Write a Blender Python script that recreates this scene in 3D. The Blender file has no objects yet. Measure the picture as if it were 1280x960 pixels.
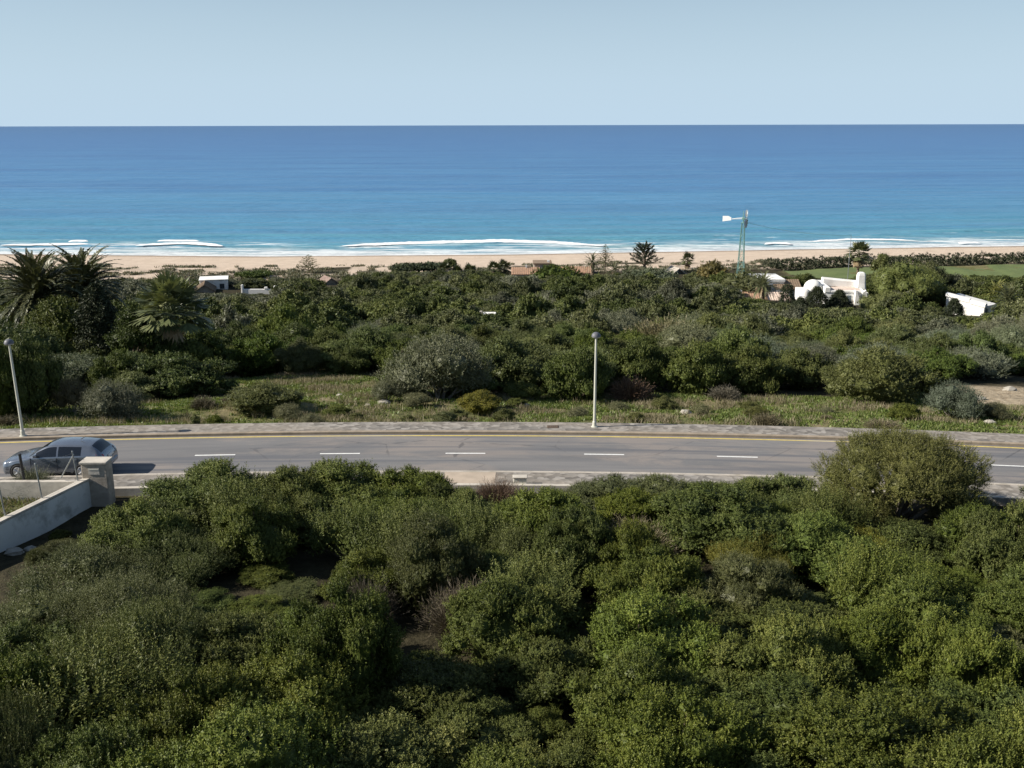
import bpy, math, random
import numpy as np
from mathutils import Matrix, Vector

# ------------------------------------------------------------------ scene
S = bpy.context.scene
COL = S.collection
PI = math.pi
F = 1250.0                       # focal length in pixels of a 1280 px wide picture
PITCH = math.atan(324 / F)
CAMZ = 32.0                      # metres above the sea
ROLL = -0.0023
RZ = 17.5                        # road level
cam_m = Matrix.Rotation(PI / 2 - PITCH, 3, 'X') @ Matrix.Rotation(ROLL, 3, 'Z')
CM = np.array(cam_m)


def link(o):
    COL.objects.link(o)
    return o


# ------------------------------------------------------------------ terrain
RC = (-5.0, 46.3 - 192.0)
RR = 192.0


def RP(u, v, z):
    a = u / RR
    return (RC[0] + (RR + v) * math.sin(a), RC[1] + (RR + v) * math.cos(a), z)


def road_uv(x, y):
    dx, dy = x - RC[0], y - RC[1]
    return math.atan2(dx, dy) * RR, math.hypot(dx, dy) - RR


def vnoise(x, y, seed=0):
    x = np.asarray(x, float); y = np.asarray(y, float)
    xi = np.floor(x).astype(np.int64); yi = np.floor(y).astype(np.int64)
    xf = x - xi; yf = y - yi
    xf = xf * xf * (3 - 2 * xf); yf = yf * yf * (3 - 2 * yf)

    def h(a, b):
        n = (a * 374761393 + b * 668265263 + seed * 1442695041) & 0xffffffff
        n = ((n ^ (n >> 13)) * 1274126177) & 0xffffffff
        return ((n ^ (n >> 16)) & 0xffff) / 65535.0
    return (h(xi, yi) * (1 - xf) + h(xi + 1, yi) * xf) * (1 - yf) + (h(xi, yi + 1) * (1 - xf) + h(xi + 1, yi + 1) * xf) * yf


def fbm(x, y, seed=0, o=4):
    s = 0; a = .5
    for k in range(o):
        s = s + a * vnoise(x * 2 ** k, y * 2 ** k, seed + k); a *= .5
    return s


def sstep(a, b, x):
    t = np.clip((x - a) / (b - a), 0, 1)
    return t * t * (3 - 2 * t)


SHX = [-700, -300, -132, -65, 0, 66, 141, 300, 700]
SHY = [300, 280, 258, 252, 255, 263, 271, 290, 330]


def shore(x):
    return np.interp(x, SHX, SHY)


DS = [-400, -50, 0, 18, 30, 36, 38.6, 48.0, 55, 62, 75, 100, 130, 160, 185]
ZS = [60, 25, 20, 18.6, 17.75, 17.4, 17.38, 17.38, 16.4, 15.3, 13.3, 9.6, 6.8, 4.9, 3.9]


def H(x, y):
    x = np.asarray(x, float); y = np.asarray(y, float)
    v = np.hypot(x - RC[0], y - RC[1]) - RR + 46.3
    w = sstep(58, 115, y)
    d = v * (1 - w) + y * w
    z = np.interp(d, DS, ZS)
    sh = shore(x)
    s = y - sh                                   # + = seawards
    zb = np.interp(s, [-60, -42, -30, -16, 0, 20, 120, 400, 4000], [3.4, 2.9, 2.0, 1.4, 0, -.9, -4, -12, -60])
    k = sstep(-68, -48, s)
    z = z * (1 - k) + zb * k
    bench = np.minimum(sstep(34, 38, v), 1 - sstep(48.5, 52, v))
    n = (fbm(x / 7, y / 7, 3) - .47) * 1.1 * (1 - bench) * (1 - sstep(-70, -40, s))
    dune = sstep(-60, -52, s) * (1 - sstep(-46, -38, s))
    n = n + dune * (fbm(x / 6, y / 4, 9) - .4) * 1.0
    return z + n


def hz(x, y):
    return float(H(x, y))


def ray(px, py):
    v = CM @ np.array([(px - 640) / F, -(py - 480) / F, -1.0])
    return v


def at_z(px, py, z):
    v = ray(px, py); t = (z - CAMZ) / v[2]
    return v[0] * t, v[1] * t, z


def at_d(px, py, d):
    v = ray(px, py); t = d / v[1]
    return v[0] * t, d, CAMZ + v[2] * t


_dm = np.concatenate([np.arange(10, 120, .1), np.arange(120, 420, .5)])


def ground(px, py):
    v = ray(px, py); t = _dm / v[1]
    hit = np.nonzero(CAMZ + v[2] * t <= H(v[0] * t, _dm))[0]
    i = hit[0] if len(hit) else len(_dm) - 1
    x, y = float(v[0] * t[i]), float(_dm[i])
    return x, y, hz(x, y)


def ppm(x, y, z):
    'pixels of the 1280 wide picture per metre at a point'
    p = CM.T @ np.array([x, y, z - CAMZ])
    return F / -p[2]


# ------------------------------------------------------------------ mesh builder
class MB:
    def __init__(s):
        s.V = []; s.L = []; s.N = []; s.M = []; s.T = []; s.n = 0

    def add(s, V, Fc, mat=0, tint=.5):
        V = np.asarray(V, float).reshape(-1, 3)
        Fa = np.asarray(Fc, np.int64)
        s.V.append(V)
        s.L.append((Fa + s.n).ravel()); s.N.append(np.full(len(Fa), Fa.shape[1]))
        s.M.append(np.full(len(Fa), mat))
        s.T.append(np.broadcast_to(np.asarray(tint, float), (len(V),)))
        s.n += len(V)
        return s

    def poly(s, pts, mat=0, tint=.5):
        return s.add(pts, [list(range(len(pts)))], mat, tint)

    def hexa(s, p, mat=0, tint=.5):              # 8 points, bottom ring then top ring
        s.add(p, [[0, 3, 2, 1], [4, 5, 6, 7], [0, 1, 5, 4], [1, 2, 6, 5], [2, 3, 7, 6], [3, 0, 4, 7]], mat, tint)
        return s

    def box(s, x0, x1, y0, y1, z0, z1, mat=0, b=0.0, tint=.5):
        if b <= 0:
            return s.hexa([(x0, y0, z0), (x1, y0, z0), (x1, y1, z0), (x0, y1, z0), (x0, y0, z1), (x1, y0, z1), (x1, y1, z1), (x0, y1, z1)], mat, tint)
        def ring(i, z):
            return [(x0 + i, y0 + b, z), (x0 + b, y0 + i, z), (x1 - b, y0 + i, z), (x1 - i, y0 + b, z), (x1 - i, y1 - b, z), (x1 - b, y1 - i, z), (x0 + b, y1 - i, z), (x0 + i, y1 - b, z)]
        R = [ring(b * .98, z0), ring(0, z0 + b), ring(0, z1 - b), ring(b * .98, z1)]
        return s.loft(R, mat, caps=True, tint=tint)

    def loft(s, rings, mat=0, caps=True, closed=True, tint=.5):
        n = len(rings[0]); V = np.asarray(rings, float).reshape(-1, 3); Fc = []
        m = n if closed else n - 1
        for i in range(len(rings) - 1):
            for k in range(m):
                a = i * n + k; b2 = i * n + (k + 1) % n
                Fc.append([a, b2, b2 + n, a + n])
        s.add(V, Fc, mat, tint)
        if caps and closed:
            s.poly(rings[0][::-1], mat, tint); s.poly(rings[-1], mat, tint)
        return s

    def tube(s, pts, rad, n=6, mat=0, caps=True, tint=.5):
        pts = [Vector(p) for p in pts]
        if not hasattr(rad, '__len__'): rad = [rad] * len(pts)
        rings = []
        for i, p in enumerate(pts):
            t = (pts[min(i + 1, len(pts) - 1)] - pts[max(i - 1, 0)])
            t.normalize()
            a = Vector((0, 0, 1)) if abs(t.z) < .9 else Vector((1, 0, 0))
            e1 = t.cross(a).normalized(); e2 = t.cross(e1)
            rings.append([tuple(p + (e1 * math.cos(2 * PI * k / n) + e2 * math.sin(2 * PI * k / n)) * rad[i]) for k in range(n)])
        return s.loft(rings, mat, caps, tint=tint)

    def lathe(s, prof, n=24, mat=0, c=(0, 0, 0), caps=True, tint=.5):
        rings = [[(c[0] + r * math.cos(2 * PI * k / n), c[1] + r * math.sin(2 * PI * k / n), c[2] + z) for k in range(n)] for r, z in prof]
        return s.loft(rings, mat, caps, tint=tint)

    def prism(s, poly, axis, a, b, mat=0, tint=.5):   # poly in the two other axes
        def P(q, t):
            return {'x': (t, q[0], q[1]), 'y': (q[0], t, q[1]), 'z': (q[0], q[1], t)}[axis]
        return s.loft([[P(q, a) for q in poly], [P(q, b) for q in poly]], mat, True, tint=tint)

    def arrays(s):
        return np.concatenate(s.V), np.concatenate(s.L), np.concatenate(s.N), np.concatenate(s.M), np.concatenate(s.T)

    def mesh(s, name, mats, smooth=False):
        V, L, N, M, T = s.arrays()
        me = bpy.data.meshes.new(name)
        me.vertices.add(len(V)); me.vertices.foreach_set('co', V.ravel().astype(np.float32))
        me.loops.add(len(L)); me.loops.foreach_set('vertex_index', L.astype(np.int32))
        me.polygons.add(len(N))
        st = np.concatenate([[0], np.cumsum(N)[:-1]])
        me.polygons.foreach_set('loop_start', st.astype(np.int32))
        me.polygons.foreach_set('loop_total', N.astype(np.int32))
        me.polygons.foreach_set('material_index', M.astype(np.int32))
        me.polygons.foreach_set('use_smooth', np.full(len(N), smooth))
        at = me.attributes.new('tint', 'FLOAT', 'POINT'); at.data.foreach_set('value', T.astype(np.float32))
        for m in (mats if isinstance(mats, (list, tuple)) else [mats]): me.materials.append(m)
        me.update(calc_edges=True); me.validate()
        return me

    def build(s, name, mats, parent=None, smooth=False):
        o = link(bpy.data.objects.new(name, s.mesh(name, mats, smooth)))
        if parent: o.parent = parent
        return o


def tag(o, label=None, cat=None, group=None, kind=None):
    if label: o['label'] = label
    if cat: o['category'] = cat
    if group: o['group'] = group
    if kind: o['kind'] = kind
    return o


def thing(name, label, cat, loc=(0, 0, 0), rz=0, group=None):
    o = link(bpy.data.objects.new(name, None))
    o.empty_display_size = .3
    o.location = loc; o.rotation_euler = (0, 0, rz)
    return tag(o, label, cat, group)


def children(o):
    return [c for c in bpy.data.objects if c.parent == o]


def copy_tree(o, parent=None):
    c = link(o.copy())
    if parent: c.parent = parent
    for ch in children(o): copy_tree(ch, c)
    return c


# ------------------------------------------------------------------ materials
def new_mat(name):
    m = bpy.data.materials.new(name); m.use_nodes = True
    nt = m.node_tree; nt.nodes.clear()
    out = nt.nodes.new('ShaderNodeOutputMaterial')
    return m, nt, out


class NT:
    def __init__(s, nt): s.nt = nt

    def n(s, t, **k):
        nd = s.nt.nodes.new(t)
        for a, b in k.items():
            if a.startswith('i_'):
                key = a[2:]
                key = int(key) if key.isdigit() else key.replace('_', ' ')
                if isinstance(b, bpy.types.NodeSocket): s.nt.links.new(b, nd.inputs[key])
                else: nd.inputs[key].default_value = b
            else: setattr(nd, a, b)
        return nd

    def noise(s, vec, scale, detail=4, rough=.55, dist=0):
        nd = s.n('ShaderNodeTexNoise', i_Scale=scale, i_Detail=detail, i_Roughness=rough, i_Distortion=dist)
        if vec is not None: s.nt.links.new(vec, nd.inputs['Vector'])
        return nd.outputs['Fac']

    def ramp(s, fac, stops, interp='LINEAR'):
        nd = s.n('ShaderNodeValToRGB'); nd.color_ramp.interpolation = interp
        el = nd.color_ramp.elements
        while len(el) < len(stops): el.new(.5)
        for e, (p, c) in zip(el, stops):
            e.position = p; e.color = (c, c, c, 1) if not hasattr(c, '__len__') else (*c, 1)
        s.nt.links.new(fac, nd.inputs['Fac'])
        return nd.outputs['Color']

    def mix(s, fac, a, b, mode='MIX'):
        nd = s.n('ShaderNodeMix', data_type='RGBA', blend_type=mode)
        for i, v in ((0, fac), (6, a), (7, b)):
            if isinstance(v, bpy.types.NodeSocket): s.nt.links.new(v, nd.inputs[i])
            elif i == 0: nd.inputs[i].default_value = v
            else: nd.inputs[i].default_value = (*v, 1)
        return nd.outputs[2]

    def math(s, op, a, b=0.0, c=0.0, clamp=False):
        nd = s.n('ShaderNodeMath', operation=op, use_clamp=clamp)
        for i, v in enumerate((a, b, c)):
            if isinstance(v, bpy.types.NodeSocket): s.nt.links.new(v, nd.inputs[i])
            else: nd.inputs[i].default_value = v
        return nd.outputs[0]

    def attr(s, name, out='Fac'):
        return s.n('ShaderNodeAttribute', attribute_name=name).outputs[out]

    def coord(s, scale=(1, 1, 1), out='Object'):
        t = s.n('ShaderNodeTexCoord')
        m = s.n('ShaderNodeMapping'); m.inputs['Scale'].default_value = scale
        s.nt.links.new(t.outputs[out], m.inputs['Vector'])
        return m.outputs['Vector']

    def bump(s, h, strength=.3, dist=.02, normal=None):
        b = s.n('ShaderNodeBump', i_Strength=strength, i_Distance=dist)
        s.nt.links.new(h, b.inputs['Height'])
        if normal is not None: s.nt.links.new(normal, b.inputs['Normal'])
        return b.outputs['Normal']


def simple(name, col, rough=.7, metal=0, var=.18, scale=3.0, spec=.4, bump=.0, dirt=None, dirt_scale=1.2, coat=0):
    m, nt, out = new_mat(name); N = NT(nt)
    c = N.coord()
    f = N.noise(c, scale, 5)
    lo = tuple(v * (1 - var) for v in col); hi = tuple(min(1, v * (1 + var)) for v in col)
    col_s = N.ramp(f, [(.3, lo), (.7, hi)])
    if dirt:
        g = N.ramp(N.noise(c, dirt_scale, 6, .65), [(.5, 0.0), (.72, 1.0)])
        col_s = N.mix(g, col_s, dirt)
    p = N.n('ShaderNodeBsdfPrincipled', i_Roughness=rough, i_Metallic=metal)
    p.inputs['Specular IOR Level'].default_value = spec
    p.inputs['Coat Weight'].default_value = coat
    nt.links.new(col_s, p.inputs['Base Color'])
    if bump:
        nt.links.new(N.bump(N.noise(c, scale * 6, 4), bump, .02), p.inputs['Normal'])
    nt.links.new(p.outputs[0], out.inputs[0])
    return m


def leaf_mat(name, dark, mid, light, trans=.22, rough=.5, spec=.35, hue=.008, val=.11):
    m, nt, out = new_mat(name); N = NT(nt)
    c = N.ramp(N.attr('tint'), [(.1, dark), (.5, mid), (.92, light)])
    oi = N.n('ShaderNodeObjectInfo')
    hs = N.n('ShaderNodeHueSaturation')
    nt.links.new(c, hs.inputs['Color'])
    r = oi.outputs['Random']
    nt.links.new(N.math('MULTIPLY_ADD', r, hue * 2, .5 - hue), hs.inputs['Hue'])
    r2 = N.math('FRACT', N.math('MULTIPLY', r, 7.31))
    nt.links.new(N.math('MULTIPLY_ADD', r2, val * 2, 1 - val), hs.inputs['Value'])
    r3 = N.math('FRACT', N.math('MULTIPLY', r, 23.7))
    nt.links.new(N.math('MULTIPLY_ADD', r3, .16, .82), hs.inputs['Saturation'])
    cc = N.mix(1.0, hs.outputs['Color'], oi.outputs['Color'], 'MULTIPLY')
    p = N.n('ShaderNodeBsdfPrincipled', i_Roughness=rough)
    p.inputs['Specular IOR Level'].default_value = spec
    nt.links.new(cc, p.inputs['Base Color'])
    t = N.n('ShaderNodeBsdfTranslucent')
    nt.links.new(N.mix(1.0, cc, (1.1, 1.15, .6), 'MULTIPLY'), t.inputs['Color'])
    mx = N.n('ShaderNodeMixShader'); mx.inputs[0].default_value = trans
    nt.links.new(p.outputs[0], mx.inputs[1]); nt.links.new(t.outputs[0], mx.inputs[2])
    nt.links.new(mx.outputs[0], out.inputs[0])
    return m


M = {}
M['mastic'] = leaf_mat('mastic_leaf', (.041, .056, .010), (.090, .113, .018), (.170, .185, .034), spec=.13, trans=.08)
M['olive'] = leaf_mat('olive_leaf', (.050, .060, .017), (.102, .114, .031), (.178, .184, .062), trans=.10, spec=.2)
M['grey'] = leaf_mat('grey_shrub_leaf', (.065, .070, .038), (.130, .138, .076), (.23, .23, .145), trans=.10, spec=.2)
M['heath'] = leaf_mat('heath_leaf', (.050, .060, .020), (.105, .120, .036), (.185, .195, .070), trans=.12, spec=.15)
M['pine'] = leaf_mat('pine_needles', (.075, .092, .022), (.155, .178, .040), (.25, .265, .07), trans=.15, spec=.2)
M['cypress'] = leaf_mat('cypress_leaf', (.024, .032, .016), (.042, .053, .026), (.08, .095, .05), trans=.05, spec=.12)
M['palm'] = leaf_mat('palm_frond', (.026, .034, .014), (.060, .072, .028), (.14, .145, .062), trans=.12, spec=.35, rough=.45)
M['palm_dry'] = leaf_mat('dry_palm_frond', (.14, .095, .05), (.22, .16, .09), (.32, .25, .15), trans=.1)
M['grass'] = leaf_mat('verge_grass_blades', (.075, .105, .024), (.140, .172, .044), (.28, .25, .13), trans=.3, spec=.2)
M['weed'] = leaf_mat('low_weed_leaf', (.062, .094, .020), (.125, .168, .037), (.22, .26, .07), trans=.25, spec=.3)
M['straw'] = leaf_mat('dry_straw', (.13, .105, .065), (.22, .185, .12), (.33, .285, .20), trans=.2, spec=.2)
M['twig'] = leaf_mat('dry_twig', (.060, .052, .036), (.118, .103, .074), (.195, .172, .128), trans=0, spec=.2)
M['reed'] = leaf_mat('dry_reed', (.09, .075, .035), (.17, .145, .07), (.27, .235, .125), trans=.1, spec=.2)
M['bark'] = simple('bark', (.11, .085, .06), .9, var=.35, scale=6)
M['bark_grey'] = simple('grey_bark', (.19, .165, .135), .9, var=.3, scale=7)
M['palm_bark'] = simple('palm_trunk_bark', (.14, .105, .075), .95, var=.45, scale=5)
M['white'] = simple('white_render_wall', (.80, .79, .76), .8, var=.03, scale=1.2, spec=.2, dirt=(.62, .59, .54), dirt_scale=.6)
M['white_old'] = simple('weathered_white_wall', (.70, .70, .68), .85, var=.08, scale=1.1, spec=.2, dirt=(.34, .34, .31), dirt_scale=1.3, bump=.3)
M['coping'] = simple('concrete_coping', (.50, .46, .40), .9, var=.12, scale=4, dirt=(.32, .29, .25), bump=.3)
M['tile'] = simple('terracotta_roof_tile', (.40, .25, .165), .85, var=.3, scale=4, dirt=(.24, .17, .12))
M['tile_pale'] = simple('pale_pink_roof', (.62, .50, .42), .85, var=.15, scale=2)
M['tile_brown'] = simple('brown_roof_tile', (.22, .16, .11), .9, var=.3, scale=4)
M['stone'] = simple('pale_stone', (.34, .315, .27), .9, var=.25, scale=5, bump=.5)
M['render_beige'] = simple('beige_render', (.36, .315, .26), .9, var=.2, scale=4, dirt=(.20, .175, .145), dirt_scale=2.2, bump=.5)
M['galv'] = simple('galvanised_steel', (.36, .38, .39), .45, metal=.7, var=.1)
M['pole'] = simple('pale_lamp_pole_paint', (.50, .50, .43), .45, var=.06, spec=.5)
M['lamp_cap'] = simple('grey_lamp_hood', (.12, .123, .14), .5, var=.06, spec=.3)
M['lens'] = simple('lamp_lens', (.40, .40, .37), .2, var=.03, spec=.6)
M['dark'] = simple('dark_opening', (.025, .027, .03), .4, var=.1)
M['shutter'] = simple('window_shutter', (.10, .13, .15), .5, var=.1)
M['black_metal'] = simple('black_painted_metal', (.02, .02, .022), .5, var=.1)
M['tower'] = simple('green_tower_steel', (.16, .30, .27), .5, var=.12, metal=.2)
M['vane'] = simple('white_vane_paint', (.82, .82, .82), .4, var=.03)
M['paint_car'] = simple('silver_blue_car_paint', (.20, .225, .265), .22, metal=.6, var=.02, coat=.6)
M['car_glass'] = simple('car_window_glass', (.012, .015, .02), .06, var=.02, spec=.7)
M['tyre'] = simple('tyre_rubber', (.02, .02, .02), .85, var=.15)
M['rim'] = simple('alloy_rim', (.45, .46, .48), .35, metal=.8, var=.05)
M['trim'] = simple('black_plastic_trim', (.02, .02, .022), .6, var=.1)
M['headlight'] = simple('headlight_lens', (.65, .67, .70), .1, var=.05, spec=.8)
M['taillight'] = simple('tail_light_lens', (.30, .015, .012), .15, var=.05, spec=.8)
M['plate'] = simple('number_plate', (.75, .75, .72), .4, var=.02)
M['iron'] = simple('rusty_iron_cover', (.10, .07, .05), .8, var=.3)
M['cable'] = simple('pale_green_cable', (.35, .52, .46), .5, var=.05)
M['glass'] = simple('house_window_glass', (.03, .04, .05), .08, var=.05, spec=.7)
M['box'] = simple('pale_utility_box', (.60, .58, .50), .6, var=.05)


# ground ------------------------------------------------------------
def ground_mat():
    m, nt, out = new_mat('ground_soil_grass_sand'); N = NT(nt)
    c = N.coord()
    zs = N.n('ShaderNodeAttribute', attribute_name='zone')
    sep = N.n('ShaderNodeSeparateColor'); nt.links.new(zs.outputs['Color'], sep.inputs[0])
    n1 = N.noise(c, .35, 6, .6); n2 = N.noise(c, 2.2, 6, .65); n3 = N.noise(c, 11, 4, .6)
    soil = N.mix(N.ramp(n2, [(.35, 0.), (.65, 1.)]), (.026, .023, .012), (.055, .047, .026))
    g1 = N.mix(N.ramp(n2, [(.38, 0.), (.62, 1.)]), (.060, .080, .024), (.115, .130, .042))
    g2 = N.mix(N.ramp(n3, [(.4, 0.), (.62, 1.)]), g1, (.17, .155, .070))
    gr = N.mix(N.ramp(n1, [(.48, 0.), (.68, 1.)]), g2, (.24, .195, .115))
    sand = N.mix(N.ramp(n1, [(.35, 0.), (.7, 1.)]), (.51, .41, .32), (.61, .50, .40))
    sand = N.mix(N.ramp(n3, [(.45, 0.), (.75, .35)]), sand, (.43, .34, .25))
    dirt = N.mix(N.ramp(n2, [(.38, 0.), (.62, 1.)]), (.27, .21, .14), (.47, .39, .28))
    wet = zs.outputs['Alpha']
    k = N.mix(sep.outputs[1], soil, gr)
    k = N.mix(sep.outputs[2], k, dirt)
    k = N.mix(sep.outputs[0], k, sand)
    k = N.mix(N.math('SUBTRACT', 1.0, wet), k, (.20, .145, .105))
    p = N.n('ShaderNodeBsdfPrincipled', i_Roughness=.95)
    p.inputs['Specular IOR Level'].default_value = .15
    nt.links.new(k, p.inputs['Base Color'])
    b = N.bump(n3, .5, .06); b = N.bump(n2, .6, .25, b)
    nt.links.new(b, p.inputs['Normal'])
    nt.links.new(p.outputs[0], out.inputs[0])
    return m


def lawn_mask(x, y):
    a = sstep(0, 3, y - (shore(x) - 92)) * (1 - sstep(-1, 0, y - (shore(x) - 62)))
    return a * sstep(52, 56, x) + 0 * x


SOIL = [(650, 470, 5, 3.2), (668, 458, 3.5, 2.2), (1255, 490, 5, 5), (1240, 500, 3, 2), (760, 440, 4, 1.2), (560, 606, 1.6, 1.6), (1110, 470, 2, 2)]
GRASSP = [(390, 478, 9, 6), (310, 480, 6, 4), (460, 485, 8, 5), (225, 515, 6, 4), (1060, 505, 12, 4), (1250, 515, 7, 4), (850, 505, 14, 3)]


def build_ground():
    xs = np.concatenate([-np.geomspace(3000, 62, 26), np.arange(-60, 60.1, .75), np.geomspace(62, 3000, 26)])
    ys = np.concatenate([np.arange(-400, -9, 26), np.arange(0, 14, 2), np.arange(14, 90, .7), np.arange(90, 200, 1.4), np.arange(200, 262, 1.0), np.arange(262, 300, 4), np.geomspace(300, 1500, 14)])
    X, Y = np.meshgrid(xs, ys)
    Z = H(X, Y)
    far = np.abs(X) > 300
    Z = np.where(Y > shore(X) + 20, np.minimum(Z, -.8), Z)
    nx, ny = len(xs), len(ys)
    V = np.stack([X, Y, Z], -1).reshape(-1, 3)
    i = np.arange(ny - 1)[:, None] * nx + np.arange(nx - 1)[None]
    Fc = np.stack([i, i + 1, i + nx + 1, i + nx], -1).reshape(-1, 4)
    mb = MB(); mb.add(V, Fc)
    o = mb.build('ground', ground_mat(), smooth=True)
    tag(o, kind='structure', label='sloping coastal ground with grassy verge, scrub soil and sandy beach', cat='ground')
    x, y = V[:, 0], V[:, 1]
    s = y - shore(x)
    nn = (fbm(x / 5, y / 5, 21) - .47)
    v = np.hypot(x - RC[0], y - RC[1]) - RR
    edge = -43 - 2 * sstep(0, 60, -x)                     # back of the open sand
    sand = sstep(-4, 2, s - edge + nn * 16)
    dl = 12 * sstep(0, 60, -x)
    dune = sstep(-62 - dl, -56 - dl, s) * (1 - sstep(-44, -38, s))
    sand = np.maximum(sand, dune * sstep(.0, .1, nn + .16) * .95)
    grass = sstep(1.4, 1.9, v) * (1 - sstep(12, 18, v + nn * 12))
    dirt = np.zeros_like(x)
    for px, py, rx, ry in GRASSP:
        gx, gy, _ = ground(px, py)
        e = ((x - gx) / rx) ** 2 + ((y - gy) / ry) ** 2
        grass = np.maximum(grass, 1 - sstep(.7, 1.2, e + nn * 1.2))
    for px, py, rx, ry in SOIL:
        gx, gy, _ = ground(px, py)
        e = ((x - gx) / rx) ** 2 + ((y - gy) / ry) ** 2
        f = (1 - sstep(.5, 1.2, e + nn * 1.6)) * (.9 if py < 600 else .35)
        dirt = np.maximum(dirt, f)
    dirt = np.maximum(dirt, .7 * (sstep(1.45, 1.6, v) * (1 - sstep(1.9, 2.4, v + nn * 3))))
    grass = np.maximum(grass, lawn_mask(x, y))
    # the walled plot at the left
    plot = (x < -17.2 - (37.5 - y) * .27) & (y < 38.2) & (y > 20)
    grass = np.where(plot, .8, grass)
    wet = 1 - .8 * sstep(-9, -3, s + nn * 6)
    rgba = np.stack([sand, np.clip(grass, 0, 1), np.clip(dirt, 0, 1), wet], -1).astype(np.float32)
    a = o.data.attributes.new('zone', 'FLOAT_COLOR', 'POINT')
    a.data.foreach_set('color', rgba.ravel())
    return o


def build_lawn():
    m, nt, out = new_mat('mown_lawn'); N = NT(nt)
    c = N.mix(N.ramp(N.noise(N.coord(), .25, 5), [(.35, 0.), (.65, 1.)]), (.075, .110, .030), (.105, .142, .042))
    c = N.mix(N.ramp(N.noise(N.coord(), 3, 4), [(.45, 0.), (.7, .5)]), c, (.16, .17, .06))
    p = N.n('ShaderNodeBsdfPrincipled', i_Roughness=.95); nt.links.new(c, p.inputs['Base Color']); nt.links.new(p.outputs[0], out.inputs[0])
    X, T = np.meshgrid(np.arange(54, 175, 1.0), np.arange(-93, -62, .8))
    Y = shore(X) + T; Z = H(X, Y) + .10
    ny, nx = X.shape
    i = np.arange(ny - 1)[:, None] * nx + np.arange(nx - 1)[None]
    mb = MB(); mb.add(np.stack([X, Y, Z], -1).reshape(-1, 3), np.stack([i, i + 1, i + nx + 1, i + nx], -1).reshape(-1, 4))
    tag(mb.build('lawn', m, smooth=True), 'green lawn behind the dunes at right', 'lawn', kind='structure')


# sea ---------------------------------------------------------------
def sea_mat():
    m, nt, out = new_mat('sea_water'); N = NT(nt)
    tc = N.coord()
    s = N.attr('shore')                                   # metres from the waterline
    lg = N.math('DIVIDE', N.math('LOGARITHM', N.math('ADD', s, 6.0), 10.0), 4.0, clamp=True)
    big = N.noise(N.coord((.0035, .018, 1)), 1.0, 5, .55)
    lg2 = N.math('ADD', lg, N.math('MULTIPLY_ADD', big, .12, -.06))
    col = N.ramp(lg2, [(.20, (.40, .42, .38)), (.28, (.23, .37, .37)), (.37, (.11, .31, .37)), (.48, (.060, .225, .35)), (.62, (.050, .175, .36)), (.80, (.042, .130, .32)), (1., (.030, .090, .24))])
    st = N.noise(N.coord((.010, .10, 1)), 1.0, 6, .6)
    col = N.mix(N.ramp(st, [(.40, 0.), (.68, .55)]), col, (.10, .27, .46))
    st2 = N.noise(N.coord((.025, .22, 1)), 1.0, 4, .6)
    near = N.ramp(lg, [(.30, 1.), (.55, .0)])
    dk = N.math('MULTIPLY', near, N.ramp(st2, [(.5, 0.), (.68, .55)]))
    col = N.mix(dk, col, (.040, .15, .235))
    st3 = N.noise(N.coord((.0016, .012, 1)), 1.0, 5, .62)
    col = N.mix(N.ramp(st3, [(.46, 0.), (.68, .45)]), col, (.034, .105, .27))
    # lacy foam left by the breakers close to the sand
    fo = N.noise(N.coord((.05, .30, 1)), 1.0, 7, .68, .6)
    fmask = N.ramp(s, [(0., 1.), (1., 0.)])
    band = N.n('ShaderNodeMapRange', i_From_Min=2.0, i_From_Max=42.0, i_To_Min=.19, i_To_Max=-.12); nt.links.new(s, band.inputs[0])
    fsum = N.math('ADD', fo, band.outputs[0])
    foam = N.ramp(fsum, [(.54, 0.), (.68, 1.)])
    edge = N.n('ShaderNodeMapRange', i_From_Min=.0, i_From_Max=3.2, i_To_Min=.6, i_To_Max=0.0); nt.links.new(N.math('ADD', s, N.math('MULTIPLY_ADD', fo, 10., -5.5)), edge.inputs[0])
    foam = N.math('MAXIMUM', N.math('MULTIPLY', foam, .8), edge.outputs[0])
    col = N.mix(foam, col, (.72, .74, .75))
    p = N.n('ShaderNodeBsdfPrincipled', i_IOR=1.33)
    nt.links.new(N.math('MULTIPLY_ADD', foam, .5, .32), p.inputs['Roughness'])
    p.inputs['Specular IOR Level'].default_value = .30
    nt.links.new(col, p.inputs['Base Color'])
    w1 = N.noise(N.coord((.045, .16, 1)), 1.0, 4, .6)
    w2 = N.noise(N.coord((.35, .9, 1)), 1.0, 4, .6)
    b = N.bump(w2, .8, .5)
    b = N.bump(w1, .9, 2.4, b); b = N.bump(N.noise(N.coord((.006, .035, 1)), 1.0, 3, .5), .5, 9.0, b)
    nt.links.new(b, p.inputs['Normal'])
    nt.links.new(p.outputs[0], out.inputs[0])
    return m


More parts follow.
